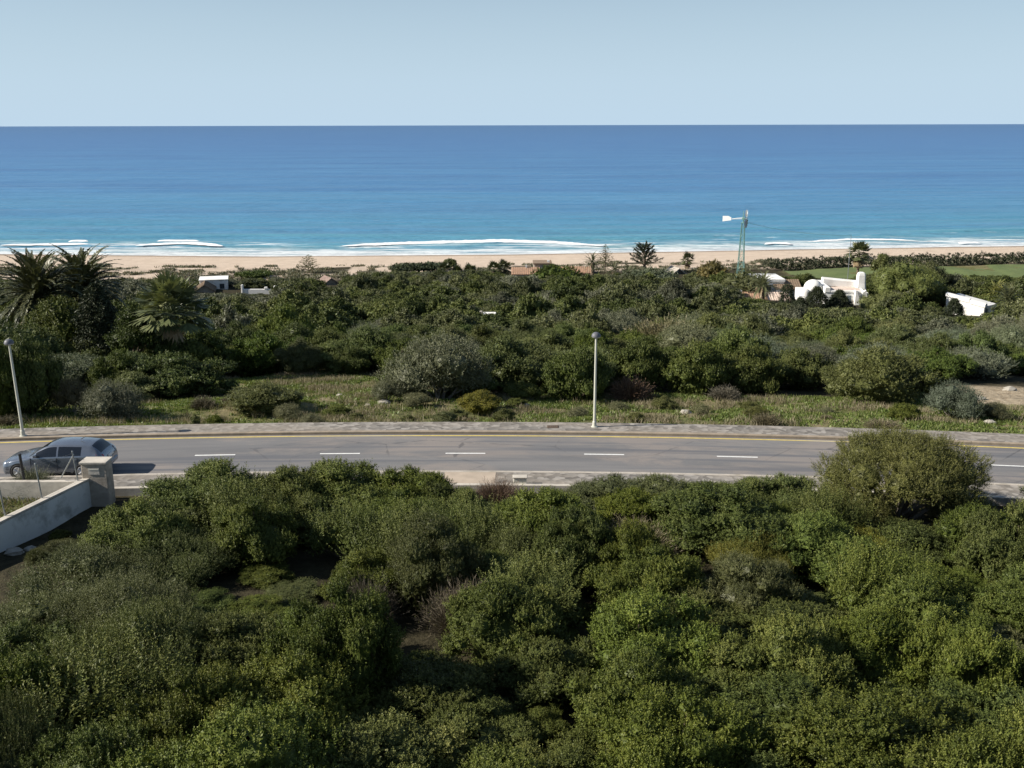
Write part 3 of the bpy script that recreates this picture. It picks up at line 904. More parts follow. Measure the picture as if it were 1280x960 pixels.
def near_zone():
    G = 'green shrubs of the thicket below the road'
    L = [
        ('mastic', 262, 580, 35.0, 5.2, 'bright green mastic shrub topping the thicket right of the stone pillar'),
        ('mastic', 190, 628, 32.6, 4.2, 'low green mastic shrub bordering the dark bare ground beside the white wall'),
        ('mastic', 345, 585, 34.8, 4.4, 'green mastic shrub below the dash of the centre line second from left'),
        ('mastic', 425, 578, 35.6, 4.6, 'tall green mastic shrub hiding the near kerb left of the footway gap'),
        ('mastic', 500, 586, 35.4, 4.0, 'green mastic shrub just left of the beige slab in the footway'),
        ('mastic', 540, 603, 35.0, 3.4, 'last green mastic shrub before the beige slab in the footway'),
        ('dry', 622, 596, 37.0, 2.3, 'reddish brown dry bush at the near footway beside the pale utility box'),
        ('mastic', 660, 622, 34.9, 2.6, 'small bright green shrub under the pale utility box'),
        ('olive', 700, 614, 35.2, 2.8, 'grey green shrub under the low edging wall right of the utility box'),
        ('olive', 765, 598, 35.4, 4.0, 'rounded olive green shrub overlapping the near footway below the middle lamp post'),
        ('olive', 828, 596, 35.6, 4.0, 'wide olive green shrub overlapping the near footway right of the lamp post'),
        ('mastic', 885, 607, 35.2, 3.6, 'green shrub under the near footway below the right centre line dash'),
        ('mastic', 935, 600, 35.4, 3.4, 'upright green shrub standing at the near footway left of the big domed olive'),
        ('mastic', 992, 598, 35.0, 3.6, 'green shrub touching the left side of the big domed olive'),
        ('heath', 100, 690, 27.6, 5.0, 'grey green heath bush below the foot of the white wall'),
        ('heath', 30, 752, 24.0, 4.0, 'pale heath bush in the lower left corner of the thicket'),
        ('heath', 150, 725, 24.6, 3.8, 'grey green heath bush left of the black hollow'),
        ('heath', 210, 668, 29.2, 4.0, 'grey green heath bush right of the bare ground by the wall'),
        ('shoots', 440, 640, 30.8, 3.2, 'leafy shrub with upright shoots in the left half of the thicket'),
        ('shoots', 500, 648, 30.2, 3.2, 'leafy shrub with upright shoots in the middle of the thicket'),
        ('shoots', 560, 640, 31.0, 3.2, 'leafy shrub with tall pale shoots left of the dark hollow'),
        ('shoots', 610, 645, 30.6, 3.0, 'leafy shrub with tall shoots just below the dark hollow'),
        ('heath', 640, 662, 29.6, 2.8, 'rounded feathery heath bush below the dark hollow'),
        ('dry', 580, 724, 25.4, 2.2, 'greyish brown dry bush amid the thicket'),
        ('dry', 455, 718, 26.0, 1.9, 'dark brown dry bush left of the greyish brown one'),
        ('reed', 795, 650, 31.0, 3.4, 'straw coloured dry reed clump in the right half of the thicket'),
        ('reed', 745, 660, 30.4, 2.2, 'small yellowish reed clump left of the straw coloured clump'),
        ('heath', 945, 668, 29.6, 2.8, 'soft green heath bush left of the yellow leaved shrub'),
        ('mastic', 1075, 660, 31.2, 2.6, 'yellow leaved shrub at the foot of the big domed olive'),
        ('heath', 240, 770, 23.4, 2.2, 'dark feathery heath bush rising from the black hollow'),
    ]
    for j, (k, px, py, d, w, lab) in enumerate(L):
        o = top_shrub(k, px, py, d, w, lab, i=j)
        if 'yellow leaved' in lab: o.color = (1.4, 1.2, .75, 1)
        if 'reddish' in lab: o.color = (1.05, .8, .7, 1)
        if 'dark brown' in lab: o.color = (.62, .6, .55, 1)
        if 'greyish brown dry bush amid' in lab: o.color = (1.05, 1.0, .92, 1)
    # the thicket between them
    rng = np.random.default_rng(12)
    hollows = [(.6, 33.6, 1.5, .9), (17.8, 34.6, 2.4, 1.6), (9.8, 28.0, .9, .6), (3.4, 25.4, .8, .5), (-16, 33.4, 2.7, 3.8), (-15.6, 30.6, 2.2, 1.6)]
    for px, py, r in ((860, 722, .8), (1010, 735, .7), (1055, 778, .8), (1200, 778, 1.0), (890, 822, .8), (985, 832, .8), (680, 785, .6), (540, 835, .9), (725, 748, .6), (1150, 690, .6), (430, 700, .8), (640, 900, .9), (300, 890, .9), (1080, 900, .8), (960, 660, .6), (780, 800, .6)):
        hx, hy, _z = at_z(px, py, 18.6); hollows.append((hx, hy, r, r * .75))
    for _ in range(9000):
        y = rng.uniform(13.5, 36.3); x = rng.uniform(-.60, .60) * (y + 5)
        if road_uv(x, y)[1] > -9.2: continue
        if any(((x - a) / (ra + .9)) ** 2 + ((y - b) / (rb + .9)) ** 2 < 1 for a, b, ra, rb in hollows): continue
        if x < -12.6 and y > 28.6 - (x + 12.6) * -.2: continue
        w = rng.uniform(2.6, 4.4)
        if any(math.hypot(x - a, y - b) < (w + c) * .275 for a, b, c in SHRUBS): continue
        if math.hypot(x - 15.2, y - 35.4) < 3.6: continue
        key = rng.choice(['mastic', 'olive', 'heath', 'shoots', 'dry'], p=[.88, .05, .01, .06, 0])
        if x < -8.5 and y < 30 and rng.random() < .6: key = 'heath'
        hgt = rng.uniform(1.35, 2.75) * (1.0 if key != 'shoots' else .8)
        val = ((x + 8.6) / 2.7) ** 2 + ((y - 26.2) / 3.6) ** 2
        if val < 1:
            if rng.random() < .2: continue
            hgt = rng.uniform(.3, .55); w = min(w, 1.8)
        elif -13.2 < x < -.5 and 29.8 < y < 33.2: hgt = rng.uniform(1.9, 2.5); key = 'mastic' if key in ('olive', 'heath') else key
        elif x < -10.6 and y < 29.5: hgt = rng.uniform(2.5, 3.1)
        elif x > -6.6: hgt *= 1 + .28 * math.sin(x * .75 + y * .5) * math.sin(y * .62 - x * .2)
        d = {'mastic': ('dark green mastic shrub in the dense thicket in front of the road', 'mastic shrubs of the thicket in front of the road'),
             'olive': ('dull olive green shrub in the dense thicket in front of the road', 'olive green shrubs of the thicket in front of the road'),
             'heath': ('feathery grey green heath bush in the dense thicket in front of the road', 'heath bushes of the thicket in front of the road'),
             'shoots': ('bushy shrub with upright leafy shoots in the thicket in front of the road', 'upright shrubs of the thicket in front of the road'),
             'dry': ('brown leafless dry bush in the thicket in front of the road', 'dry bushes of the thicket in front of the road')}[key]
        c = 1 + rng.normal(0, .08)
        if y > 33: hgt = min(hgt, 1.75)
        p = CM.T @ np.array([x - w * .3, y, hz(x, y) + 1.5 - CAMZ]); ppx = 640 + F * p[0] / -p[2]
        if ppx < 134:
            vv = ray(ppx, float(np.interp(ppx, [-150, 0, 60, 130], [860, 772, 720, 688])))
            hgt = min(hgt, CAMZ + vv[2] * y / vv[1] - hz(x, y))
            if hgt < .4: continue
            w = min(w, hgt * 2.6)
        put_shrub(key, x, y, w * (1.12 if key != 'dry' else .6), hgt, d[0], d[1], name=KINDNAME[key], color=(c * rng.uniform(.95, 1.05), c, c * rng.uniform(.88, 1.02)))
        if len(SHRUBS) > 360: break
    for hx, hy, ra, rb in hollows:
        if hx < -14 or ra > 2: continue
        for k in range(3):
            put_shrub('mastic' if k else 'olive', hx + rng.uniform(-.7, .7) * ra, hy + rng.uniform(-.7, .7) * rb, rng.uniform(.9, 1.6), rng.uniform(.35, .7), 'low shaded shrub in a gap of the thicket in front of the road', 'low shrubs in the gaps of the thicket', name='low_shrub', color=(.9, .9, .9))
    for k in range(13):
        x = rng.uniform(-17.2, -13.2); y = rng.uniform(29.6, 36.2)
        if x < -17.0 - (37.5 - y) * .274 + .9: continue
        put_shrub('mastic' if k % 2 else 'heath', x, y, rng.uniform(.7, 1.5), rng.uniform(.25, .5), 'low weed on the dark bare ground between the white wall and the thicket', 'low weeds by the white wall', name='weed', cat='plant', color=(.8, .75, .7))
    # big domed wild olive
    x, y = 14.45, 35.3
    t = thing('wild_olive_tree', 'big domed wild olive bush in front of the right end of the road', 'tree', (x, y, hz(x, y)))
    g = np.random.default_rng(9)
    mb = MB()
    a = g.uniform(0, 2 * PI, 46); r = np.sqrt(g.uniform(0, 1, 46)) * .8
    r[0] = 0
    zz = 3.5 * np.sqrt(np.clip(1 - (r * .98) ** 2.4, 0, 1)) - .75 + g.normal(0, .10, 46)
    C = np.stack([np.cos(a) * r * 3.35, np.sin(a) * r * 2.8, np.maximum(zz, .75)], 1)
    C[24:, 2] = np.where(np.hypot(C[24:, 0], C[24:, 1]) > 1.8, g.uniform(.45, 1.3, 22), C[24:, 2])
    C[34:, 1] = np.where(np.hypot(C[34:, 0], C[34:, 1]) > 1.8, -np.abs(C[34:, 1]), C[34:, 1])
    R = np.stack([g.uniform(.60, 1.0, 46)] * 2 + [g.uniform(.55, .85, 46)], 1)
    p, nr, idx = lobe_points(g, C, R, 17000, low=-.55, bump=.18)
    lt = g.normal(0, .09, 46)
    ax = norm(nr * .55 + [0, 0, .45] + g.normal(0, .28, p.shape))
    sprigs(mb, g, p - nr * .1, ax, 15, .30, .060, .025, .46 + lt[idx] + g.normal(0, .1, len(p)), 0, .75, .7)
    p2, n2, i2 = lobe_points(g, C, R * .86, 9000, depth=.3, low=-.8)
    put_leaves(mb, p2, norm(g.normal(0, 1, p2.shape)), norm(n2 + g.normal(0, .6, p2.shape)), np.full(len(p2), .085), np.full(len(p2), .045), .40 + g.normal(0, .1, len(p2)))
    cores(mb, g, C, R * .85)
    co = mb.build('crown', M['olive'], t); co.color = (1.16, 1.06, .76, 1)
    mb = MB(); limbs(mb, g, C, 0, .09, 30)
    for k in range(90):                                   # bare grey twigs low on the right
        b = np.array([g.uniform(.8, 2.6), g.uniform(-2.6, -1.2), g.uniform(.2, 1.2)]); e = b + norm(g.normal(0, 1, 3) + [.3, -.6, .3]) * g.uniform(.3, .7)
        mb.tube([b, e], [.014, .006], 3, 0, caps=False)
    mb.build('branches', M['bark_grey'], t)


def mid_zone():
    # shrubs one can point at
    L = [
        ('mid_grey', 548, 503, 128, 84, 'large silvery grey shrub at the back of the verge left of the middle lamp post'),
        ('mid_grey', 592, 488, 66, 62, 'silvery shrub leaning on the right side of the large grey one'),
        ('mid_grey', 485, 505, 42, 30, 'small grey shrub at the left foot of the large silvery one'),
        ('mid_mastic', 222, 500, 150, 56, 'long dark flat topped shrub across the left part of the verge'),
        ('mid_mastic', 145, 496, 80, 52, 'dark shrub joined to the left end of the long flat topped one'),
        ('mid_grey', 140, 527, 80, 50, 'grey twiggy shrub on the verge right of the left lamp post'),
        ('mid_grey', 92, 520, 52, 46, 'brownish grey shrub on the verge near the left lamp post'),
        ('mid_mastic', 40, 522, 90, 95, 'tall dark shrub behind the left lamp post'),
        ('mid_mastic', 0, 526, 80, 100, 'tall dark shrub at the left edge behind the left lamp post'),
        ('mid_olive', 330, 520, 104, 34, 'spreading brownish green shrub on the left verge'),
        ('mid_olive', 600, 520, 60, 27, 'yellow green rounded shrub on the verge between silvery shrub and lamp post'),
        ('mid_olive', 556, 530, 34, 16, 'small dark plant on the verge near the far footway'),
        ('mid_dry', 788, 503, 52, 34, 'pinkish brown dry bush in front of the green thicket right of the lamp post'),
        ('mid_dry', 905, 502, 40, 22, 'second dry bush in front of the green thicket, smaller and browner'),
        ('mid_mastic', 722, 503, 90, 70, 'bright green mastic shrub right behind the middle lamp post'),
        ('mid_mastic', 800, 492, 100, 66, 'broad green mastic shrub behind the pinkish dry bush'),
        ('mid_mastic', 868, 495, 90, 66, 'broad green mastic shrub second right of the middle lamp post'),
        ('mid_mastic', 935, 493, 90, 60, 'broad green mastic shrub third right of the middle lamp post'),
        ('mid_mastic', 1000, 488, 84, 50, 'green mastic shrub left of the big dark rounded one'),
        ('mid_olive', 1100, 506, 136, 70, 'big dark rounded shrub at the right part of the verge'),
        ('mid_olive', 1060, 498, 70, 50, 'dark shrub at the left shoulder of the big rounded one'),
        ('mid_grey', 1190, 525, 66, 46, 'bluish grey shrub on the verge above the big domed olive'),
        ('mid_reed', 830, 448, 110, 50, 'brown dry reed bed behind the middle lamp head'),
        ('mid_grey', 775, 432, 76, 40, 'pale grey green shrub just right of the middle lamp head'),
        ('mid_olive', 376, 470, 62, 46, 'rounded dull green shrub at the back of the left grass patch'),
        ('mid_mastic', 505, 472, 90, 46, 'dark shrub at the right back corner of the left grass patch'),
        ('mid_mastic', 440, 470, 56, 34, 'dark low shrub at the back of the left grass patch'),
        ('mid_mastic', 655, 502, 50, 26, 'low dark shrub right of the silvery shrub'),
        ('mid_mastic', 690, 490, 60, 40, 'dark shrub at the edge of the pale dirt path'),
        ('mid_olive', 245, 535, 16, 18, 'small spiky plant on the left verge'),
    ]
    for j, (k, px, py, wp, hp, lab) in enumerate(L):
        o = base_shrub(k, px, py, wp, hp, lab, i=j)
        if 'yellow green' in lab: o.color = (1.5, 1.25, .7, 1)
        if 'pinkish brown' in lab: o.color = (1.3, .95, .85, 1)
        if 'brownish grey' in lab: o.color = (1.0, .8, .7, 1)
        if 'bluish' in lab: o.color = (.85, .95, 1.05, 1)
        if 'behind the left lamp post' in lab or 'long dark' in lab or 'joined' in lab: o.color = (.75, .8, .8, 1)
    rng = np.random.default_rng(31)
    D = {'mid_mastic': ('dark green mastic shrub in the rolling scrub between the verge and the houses', 'mastic shrubs of the scrub behind the road'),
         'mid_olive': ('dull olive green shrub in the rolling scrub between the verge and the houses', 'olive green shrubs of the scrub behind the road'),
         'mid_grey': ('pale grey green shrub in the rolling scrub between the verge and the houses', 'grey green shrubs of the scrub behind the road'),
         'mid_reed': ('brown dry reed clump in the rolling scrub between the verge and the houses', 'reed clumps of the scrub behind the road')}
    clear = []
    for px, py, rx, ry in SOIL[:5] + GRASSP[:4] + GRASSP[6:]:
        gx, gy, _ = ground(px, py); clear.append((gx, gy, rx, ry))
    n = 0; far = []
    for _ in range(60000):
        y = math.sqrt(rng.uniform(60 ** 2, 206 ** 2)); x = rng.uniform(-.60, .60) * (y + 8)
        v = road_uv(x, y)[1]
        if v < 8: continue
        if y < 100:
            p = CM.T @ np.array([x, y, hz(x, y) - CAMZ]); ppx = 640 + F * p[0] / -p[2]; ppy = 480 - F * p[1] / -p[2]
            if ppy > np.interp(ppx, BASEX, BASEY) + 6 * (vnoise(ppx / 30, 1, 5) - .5): continue
        if y - shore(x) > (-57 if x < 60 else -63): continue
        if any(((x - a) / (ra + 1.6)) ** 2 + ((y - b) / (rb + 1.6)) ** 2 < 1 for a, b, ra, rb in clear + KEEP): continue
        if lawn_mask(np.array(x), np.array(y)) > .1 and rng.random() < .96: continue
        big = fbm(x / 16, y / 16, 40)
        w = rng.uniform(3.2, 6.4) * (.8 + .5 * big)
        if any(abs(y - b) < 6 and math.hypot(x - a, y - b) < (w + c) * .29 for a, b, c in SHRUBS): continue
        tn = fbm(x / 11, y / 14, 50)
        key = 'mid_mastic' if tn < .46 else ('mid_olive' if tn < .58 else 'mid_grey')
        if rng.random() < .25: key = rng.choice(['mid_mastic', 'mid_olive', 'mid_grey', 'mid_reed'], p=[.45, .3, .17, .08])
        h = w * rng.uniform(.36, .62) * (.75 + .6 * big)
        h = min(h, allowed(x, y))
        if rng.random() < .14: h = min(h * 1.5, allowed(x, y))
        if key == 'mid_reed': h = min(h, 1.3)
        if h < .55: continue
        w = min(w, h * 3.2)
        SHRUBS.append((x, y, w)); far.append((x, y, w, h, key))
    far.sort(key=lambda e: e[1])
    for x, y, w, h, key in far[:330]:
        c = float(np.clip(1.12 + rng.normal(0, .13), .85, 1.3)); n += 1
        put_shrub(key, x, y, w, h, D[key][0], D[key][1], name=KINDNAME[key], color=(c * rng.uniform(.88, 1.05), c, c * rng.uniform(.85, 1.1)))
    print('individual scrub reaches', far[329][1] if len(far) > 329 else 'all', 'of', len(far))
    far = far[330:]
    # little plants scattered over the verge
    for _ in range(400):
        if n > 330 + 46: break
        u = rng.uniform(-36, 36); v = rng.uniform(2.4, 10); x, y, _z = RP(u, v, 0)
        if any(math.hypot(x - a, y - b) < 1.2 + c * .3 for a, b, c in SHRUBS): continue
        key = rng.choice(['mid_olive', 'mid_grey', 'mid_dry', 'mid_mastic'], p=[.4, .25, .2, .15])
        w = rng.uniform(.7, 1.9); lab = {'mid_olive': 'small olive green plant on the grassy verge behind the far footway', 'mid_grey': 'small grey plant on the grassy verge behind the far footway', 'mid_dry': 'small dry brown plant on the grassy verge behind the far footway', 'mid_mastic': 'small dark green plant on the grassy verge behind the far footway'}[key]
        put_shrub(key, x, y, w, w * rng.uniform(.35, .6), lab, 'small plants scattered over the verge', name={'mid_dry': 'dry_plant'}.get(key, 'verge_plant'), cat='plant', color=(1.1, 1.05, .85)); n += 1
    # the far scrub, one mass
    base = {}
    for k, (L_, W_) in {'mid_mastic': (.24, .15), 'mid_olive': (.23, .12), 'mid_grey': (.22, .10)}.items():
        base[k] = [make_shrub(300 + i, k, 5, 2.6, 26, 640, 8, L_, W_, .32, up=.42, inner=.4, woody=False, rmin=.10, rmax=.20, bump=.2, pad=.85, low=-.1).arrays() for i in range(4)]
    mi = {'mid_mastic': 0, 'mid_olive': 1, 'mid_grey': 2, 'mid_reed': 1}
    mb = MB()
    for x, y, w, h, key in far:
        kk = key if key in base else 'mid_olive'
        V, L2, N2, M2, T2 = base[kk][int(rng.integers(4))]
        a = rng.uniform(0, 6.28); c, s = math.cos(a), math.sin(a)
        P = V * [w / 5, w / 5, h / 2.6]
        P = np.stack([P[:, 0] * c - P[:, 1] * s + x, P[:, 0] * s + P[:, 1] * c + y, P[:, 2] + hz(x, y) - .05], 1)
        mb.add(P, L2.reshape(-1, 4), mi[key], T2 + rng.normal(0, .14))
    o = mb.build('distant_scrub', [M['mastic'], M['olive'], M['grey']])
    tag(o, 'mass of low green scrub rolling down to the houses and dunes', 'scrub', kind='stuff')
    print('near+mid shrubs', len(SHRUBS), 'far', len(far), 'mid', n)


KEEP = []          # ellipses kept free for houses
VIEW = []          # (x0, x1, y) sight lines to houses: keep the scrub in front low


LIMX = [0, 150, 300, 420, 470, 600, 640, 745, 800, 880, 930, 985, 1065, 1100, 1180, 1280]
LIMY = [350, 350, 350, 347, 341, 340, 345, 343, 342, 340, 343, 349, 349, 341, 345, 345]
HV = [(1000, 1092, 386, 148), (920, 1002, 379, 154), (1174, 1244, 396, 134), (634, 706, 345, 188), (705, 748, 342, 190), (836, 860, 348, 190), (238, 290, 367, 168), (300, 346, 367, 168), (396, 426, 359, 178), (598, 622, 405, 107), (648, 676, 396, 120)]


BASEX = [0, 60, 150, 200, 292, 302, 478, 492, 620, 690, 1030, 1170, 1190, 1240, 1280]
BASEY = [528, 526, 506, 496, 494, 470, 470, 500, 496, 498, 490, 504, 486, 470, 470]


def allowed(x, y):
    'greatest shrub height that keeps the view to what stands behind'
    p = CM.T @ np.array([x, y, hz(x, y) - CAMZ]); px = 640 + F * p[0] / -p[2]
    lim = float(np.interp(px, LIMX, LIMY)) + 5 * (vnoise(px / 9, 0, 3) - .6)
    for a, b, l, d in HV:
        if a - 8 < px < b + 8 and y < d: lim = max(lim, l)
    v = ray(px, lim); return CAMZ + v[2] * y / v[1] - hz(x, y)


def near_views(x, y):
    for px0, px1, d0, d1 in VIEW:
        if d0 < y < d1 and (px0 - 640) / F * (y * .968 + 6) - 2 < x < (px1 - 640) / F * (y * .968 + 6) + 2: return True
    return False


# ------------------------------------------------------------------ grass and dune tufts
def build_grass():
    rng = np.random.default_rng(3)
    mb = MB()
    X = rng.uniform(-38, 40, 150000); Y = rng.uniform(44, 84, 150000)
    v = np.hypot(X - RC[0], Y - RC[1]) - RR
    nn = fbm(X / 5, Y / 5, 21) - .47
    g = (v > 1.75) & (v < 16 - nn * 12)
    for px, py, rx, ry in GRASSP:
        gx, gy, _ = ground(px, py); g |= ((X - gx) / rx) ** 2 + ((Y - gy) / ry) ** 2 < 1.1 - nn
    cl = fbm(X / 1.3, Y / 1.3, 60)
    g &= (v > 1.75) & (rng.uniform(0, 1, len(X)) < sstep(.30, .6, cl) * .95 + .06)
    X, Y = X[g][:80000], Y[g][:80000]
    Z = H(X, Y)
    n = len(X)
    dry = .75 * sstep(.46, .66, fbm(X / 3.2, Y / 2.0, 71)) > rng.uniform(0, 1, n)
    weed = (~dry) & (rng.uniform(0, 1, n) < .5)
    for sel, mat, bl, hh, ww, lean in ((dry, 1, 7, .34, .022, .6), (weed, 2, 7, .17, .085, 1.4), (~dry & ~weed, 0, 6, .22, .028, .8)):
        m = int(sel.sum())
        P = np.stack([X[sel], Y[sel], Z[sel]], 1)
        tv = rng.normal(.5, .15, m)
        for k in range(bl):
            d = norm(np.stack([rng.normal(0, lean * .6, m), rng.normal(0, lean * .6, m), np.ones(m)], 1))
            b = P + np.stack([rng.normal(0, .09, m), rng.normal(0, .09, m), np.full(m, -.02)], 1)
            put_leaves(mb, b, d, norm(rng.normal(0, 1, (m, 3))), hh * rng.uniform(.5, 1.35, m), ww * rng.uniform(.7, 1.3, m), tv + rng.normal(0, .1, m), mat)
    o = mb.build('verge_grass', [M['grass'], M['straw'], M['weed']])
    tag(o, 'green weeds, grass and dry straw covering the verge behind the road', 'grass', kind='stuff')
    # plot behind the low wall, ragged ground under the thicket
    mb = MB()
    X = rng.uniform(-26, -17.4, 5000); Y = rng.uniform(28, 38.2, 5000)
    g = X < -17.5 - (37.5 - Y) * .274 - .25
    X, Y = X[g], Y[g]; P = np.stack([X, Y, H(X, Y)], 1); m = len(X)
    for k in range(4):
        d = norm(np.stack([rng.normal(0, .5, m), rng.normal(0, .5, m), np.ones(m)], 1))
        put_leaves(mb, P + rng.normal(0, .07, P.shape) * [1, 1, 0], d, norm(rng.normal(0, 1, (m, 3))), rng.uniform(.08, .3, m), rng.uniform(.02, .05, m), rng.normal(.5, .2, m), int(k % 2))
    tag(mb.build('plot_grass', [M['grass'], M['straw']]), 'short grass growing inside the walled plot', 'grass', kind='stuff')
    # marram tufts on the dunes
    mb = MB()
    X = rng.uniform(-135, 150, 34000); S_ = rng.uniform(-62, -36, 34000); S_ = np.where(X < -10, S_ * 1.19 + 6.5, S_); Y = shore(X) + S_
    cl = fbm(X / 3.2, Y / 2.6, 81)
    g = (rng.uniform(0, 1, len(X)) < sstep(.44, .60, cl - .12 + .16 * sstep(-40, -56, S_))) & (S_ < -38 - 8 * (X < -10) * 0 + 4 * (fbm(X / 8, Y * 0, 4) - .5))
    X, Y = X[g], Y[g]; P = np.stack([X, Y, H(X, Y)], 1); m = len(X)
    tv = rng.normal(.45, .2, m)
    for k in range(9):
        d = norm(np.stack([rng.normal(0, .8, m), rng.normal(0, .8, m), np.ones(m)], 1))
        put_leaves(mb, P + rng.normal(0, .22, P.shape) * [1, 1, .1], d, norm(rng.normal(0, 1, (m, 3))), rng.uniform(.3, .75, m), rng.uniform(.10, .22, m), tv + rng.normal(0, .12, m), int(k % 3 == 0))
    tag(mb.build('dune_tufts', [M['grey'], M['straw']]), 'speckled low tufts growing over the dunes behind the sand', 'dune plants', kind='stuff')


# ------------------------------------------------------------------ trees
def frond(mb, rng, origin, az, el, length, droop, nl, leaf, lw, mat, tint, vee=.5):
    hd = np.array([math.cos(az), math.sin(az), 0]); up = np.array([0, 0, 1.])
    t = np.linspace(0, 1, 9)
    ang = el - droop * t ** 1.4
    seg = length / 8
    pts = [np.array(origin, float)]
    for a in ang[:-1]: pts.append(pts[-1] + (hd * math.cos(a) + up * math.sin(a)) * seg)
    pts = np.array(pts)
    mb.tube(pts, [max(.004, .035 * (1 - .85 * s)) * length / 3 for s in t], 4, mat, caps=False, tint=tint)
    u = np.linspace(.10, 1.0, nl)
    P = np.stack([np.interp(u, t, pts[:, k]) for k in range(3)], 1)
    aa = np.interp(u, t, ang)
    T = hd * np.cos(aa)[:, None] + up * np.sin(aa)[:, None]
    Nn = -hd * np.sin(aa)[:, None] + up * np.cos(aa)[:, None]
    side = np.cross(T, Nn)
    ll = leaf * (np.sin(np.clip(u * 1.05, 0, 1) * PI * .85 + .35)) * 1.0
    ll = np.maximum(ll, leaf * .25)
    for sg in (-1, 1):
        d = norm(side * sg * .55 + T * .85 + Nn * (vee - .3 * u[:, None]) - up * .18 + rng.normal(0, .10, T.shape))
        put_leaves(mb, P, d, norm(Nn + rng.normal(0, .2, T.shape)), ll * rng.uniform(.85, 1.1, nl), np.full(nl, lw), tint + rng.normal(0, .08, nl), mat)


def date_palm(seed, trunk_h, crown_r, nf=95, nl=48, lw=.13):
    rng = np.random.default_rng(seed)
    tr = MB()
    zz = np.linspace(0, trunk_h, 14)
    tr.loft([[((.36 + .05 * math.sin(k * 2.1 + i * 1.7) + (.12 if i == 13 else 0) + (.15 if i == 0 else 0)) * math.cos(k * PI / 5), (.36 + .05 * math.sin(k * 2.1 + i * 1.7)) * math.sin(k * PI / 5), z) for k in range(10)] for i, z in enumerate(zz)])
    cr = MB()
    for i in range(nf):
        f = (i + .5) / nf
        el = math.radians(86 - 128 * f ** .9) + rng.normal(0, .08)
        frond(cr, rng, (rng.normal(0, .15), rng.normal(0, .15), trunk_h + .35 * (1 - f)), i * 2.39996 + rng.normal(0, .12), el, crown_r * rng.uniform(.95, 1.15), .95 + .35 * rng.random(), nl, crown_r * .135, lw, 0 if f < .93 else 1, .5 + .25 * (1 - f) + rng.normal(0, .06))
    return tr, cr


def fan_palm(seed, trunk_h, crown_r, nf=46, dead=16, petiole=.55):
    rng = np.random.default_rng(seed)
    tr = MB(); tr.lathe([(.30, -.1), (.22, .4), (.19, trunk_h * .6), (.20, trunk_h)], 9)
    cr = MB()
    for i in range(nf + dead):
        dd = i >= nf
        f = (i + .5) / nf if not dead or not dd else 1
        el = math.radians(88 - 115 * min(f, 1) ** .85) if not dd else math.radians(rng.uniform(-80, -45))
        az = i * 2.39996 + rng.normal(0, .15)
        hd = np.array([math.cos(az), math.sin(az), 0]); ax = hd * math.cos(el) + np.array([0, 0, math.sin(el)])
        fv = rng.normal(0, .13)
        pl = crown_r * (petiole * (1 if i % 3 else .6) if not dd else .3) * rng.uniform(.85, 1.1)
        b = np.array([0, 0, trunk_h - (0 if not dd else rng.uniform(.1, .8))]); e = b + ax * pl
        cr.tube([b, e], [.03, .016], 4, 1 if dd else 0, caps=False)
        sd = norm(np.cross(ax, [0, 0, 1.])); nn = np.cross(sd, ax)
        m = 15
        th = np.linspace(-1.35, 1.35, m)
        d = norm(ax * np.cos(th)[:, None] + sd * np.sin(th)[:, None] - nn * .12 + np.array([0, 0, -.30]) * (1 - .4 * np.cos(th))[:, None] + rng.normal(0, .05, (m, 3)))
        put_leaves(cr, np.repeat(e[None], m, 0), d, norm(nn[None] + rng.normal(0, .12, (m, 3))), crown_r * .55 * (.75 + .25 * np.cos(th)), np.full(m, crown_r * .10), .5 + fv + rng.normal(0, .07, m) + .15 * (1 - f), 1 if dd else 0)
    return tr, cr


def tiered_pine(seed, h, r, tiers=11, dens=1.0, up=.25):
    'Norfolk pine: flat whorls on a straight stem'
    rng = np.random.default_rng(seed)
    tr = MB(); tr.tube([(0, 0, -.1), (0, 0, h * .5), (0, 0, h)], [.02 * h, .013 * h, .003 * h], 7)
    cr = MB()
    for i in range(tiers):
        f = i / (tiers - 1)
        z = h * (.18 + .80 * f); rr = r * (1 - f) ** .75 + .12
        nb = 7 if f < .8 else 5
        for k in range(nb):
            az = 2 * PI * (k + .5 * (i % 2)) / nb + rng.normal(0, .1)
            hd = np.array([math.cos(az), math.sin(az), up])
            m = max(5, int(rr * 9 * dens))
            u = rng.uniform(.12, 1, m)
            P = np.array([0, 0, z]) + hd * (rr * u)[:, None]
            tr.tube([(0, 0, z), tuple(np.array([0, 0, z]) + hd * rr)], [.02 + .01 * rr, .006], 3, caps=False)
            d = norm(hd * .6 + rng.normal(0, .55, (m, 3)) * [1, 1, .35] + [0, 0, .3])
            put_leaves(cr, P, d, norm(rng.normal(0, .3, (m, 3)) + [0, 0, 1]), rng.uniform(.3, .55, m) * (.5 + .5 * min(1, rr)), rng.uniform(.07, .14, m), rng.normal(.5, .15, m))
    return tr, cr


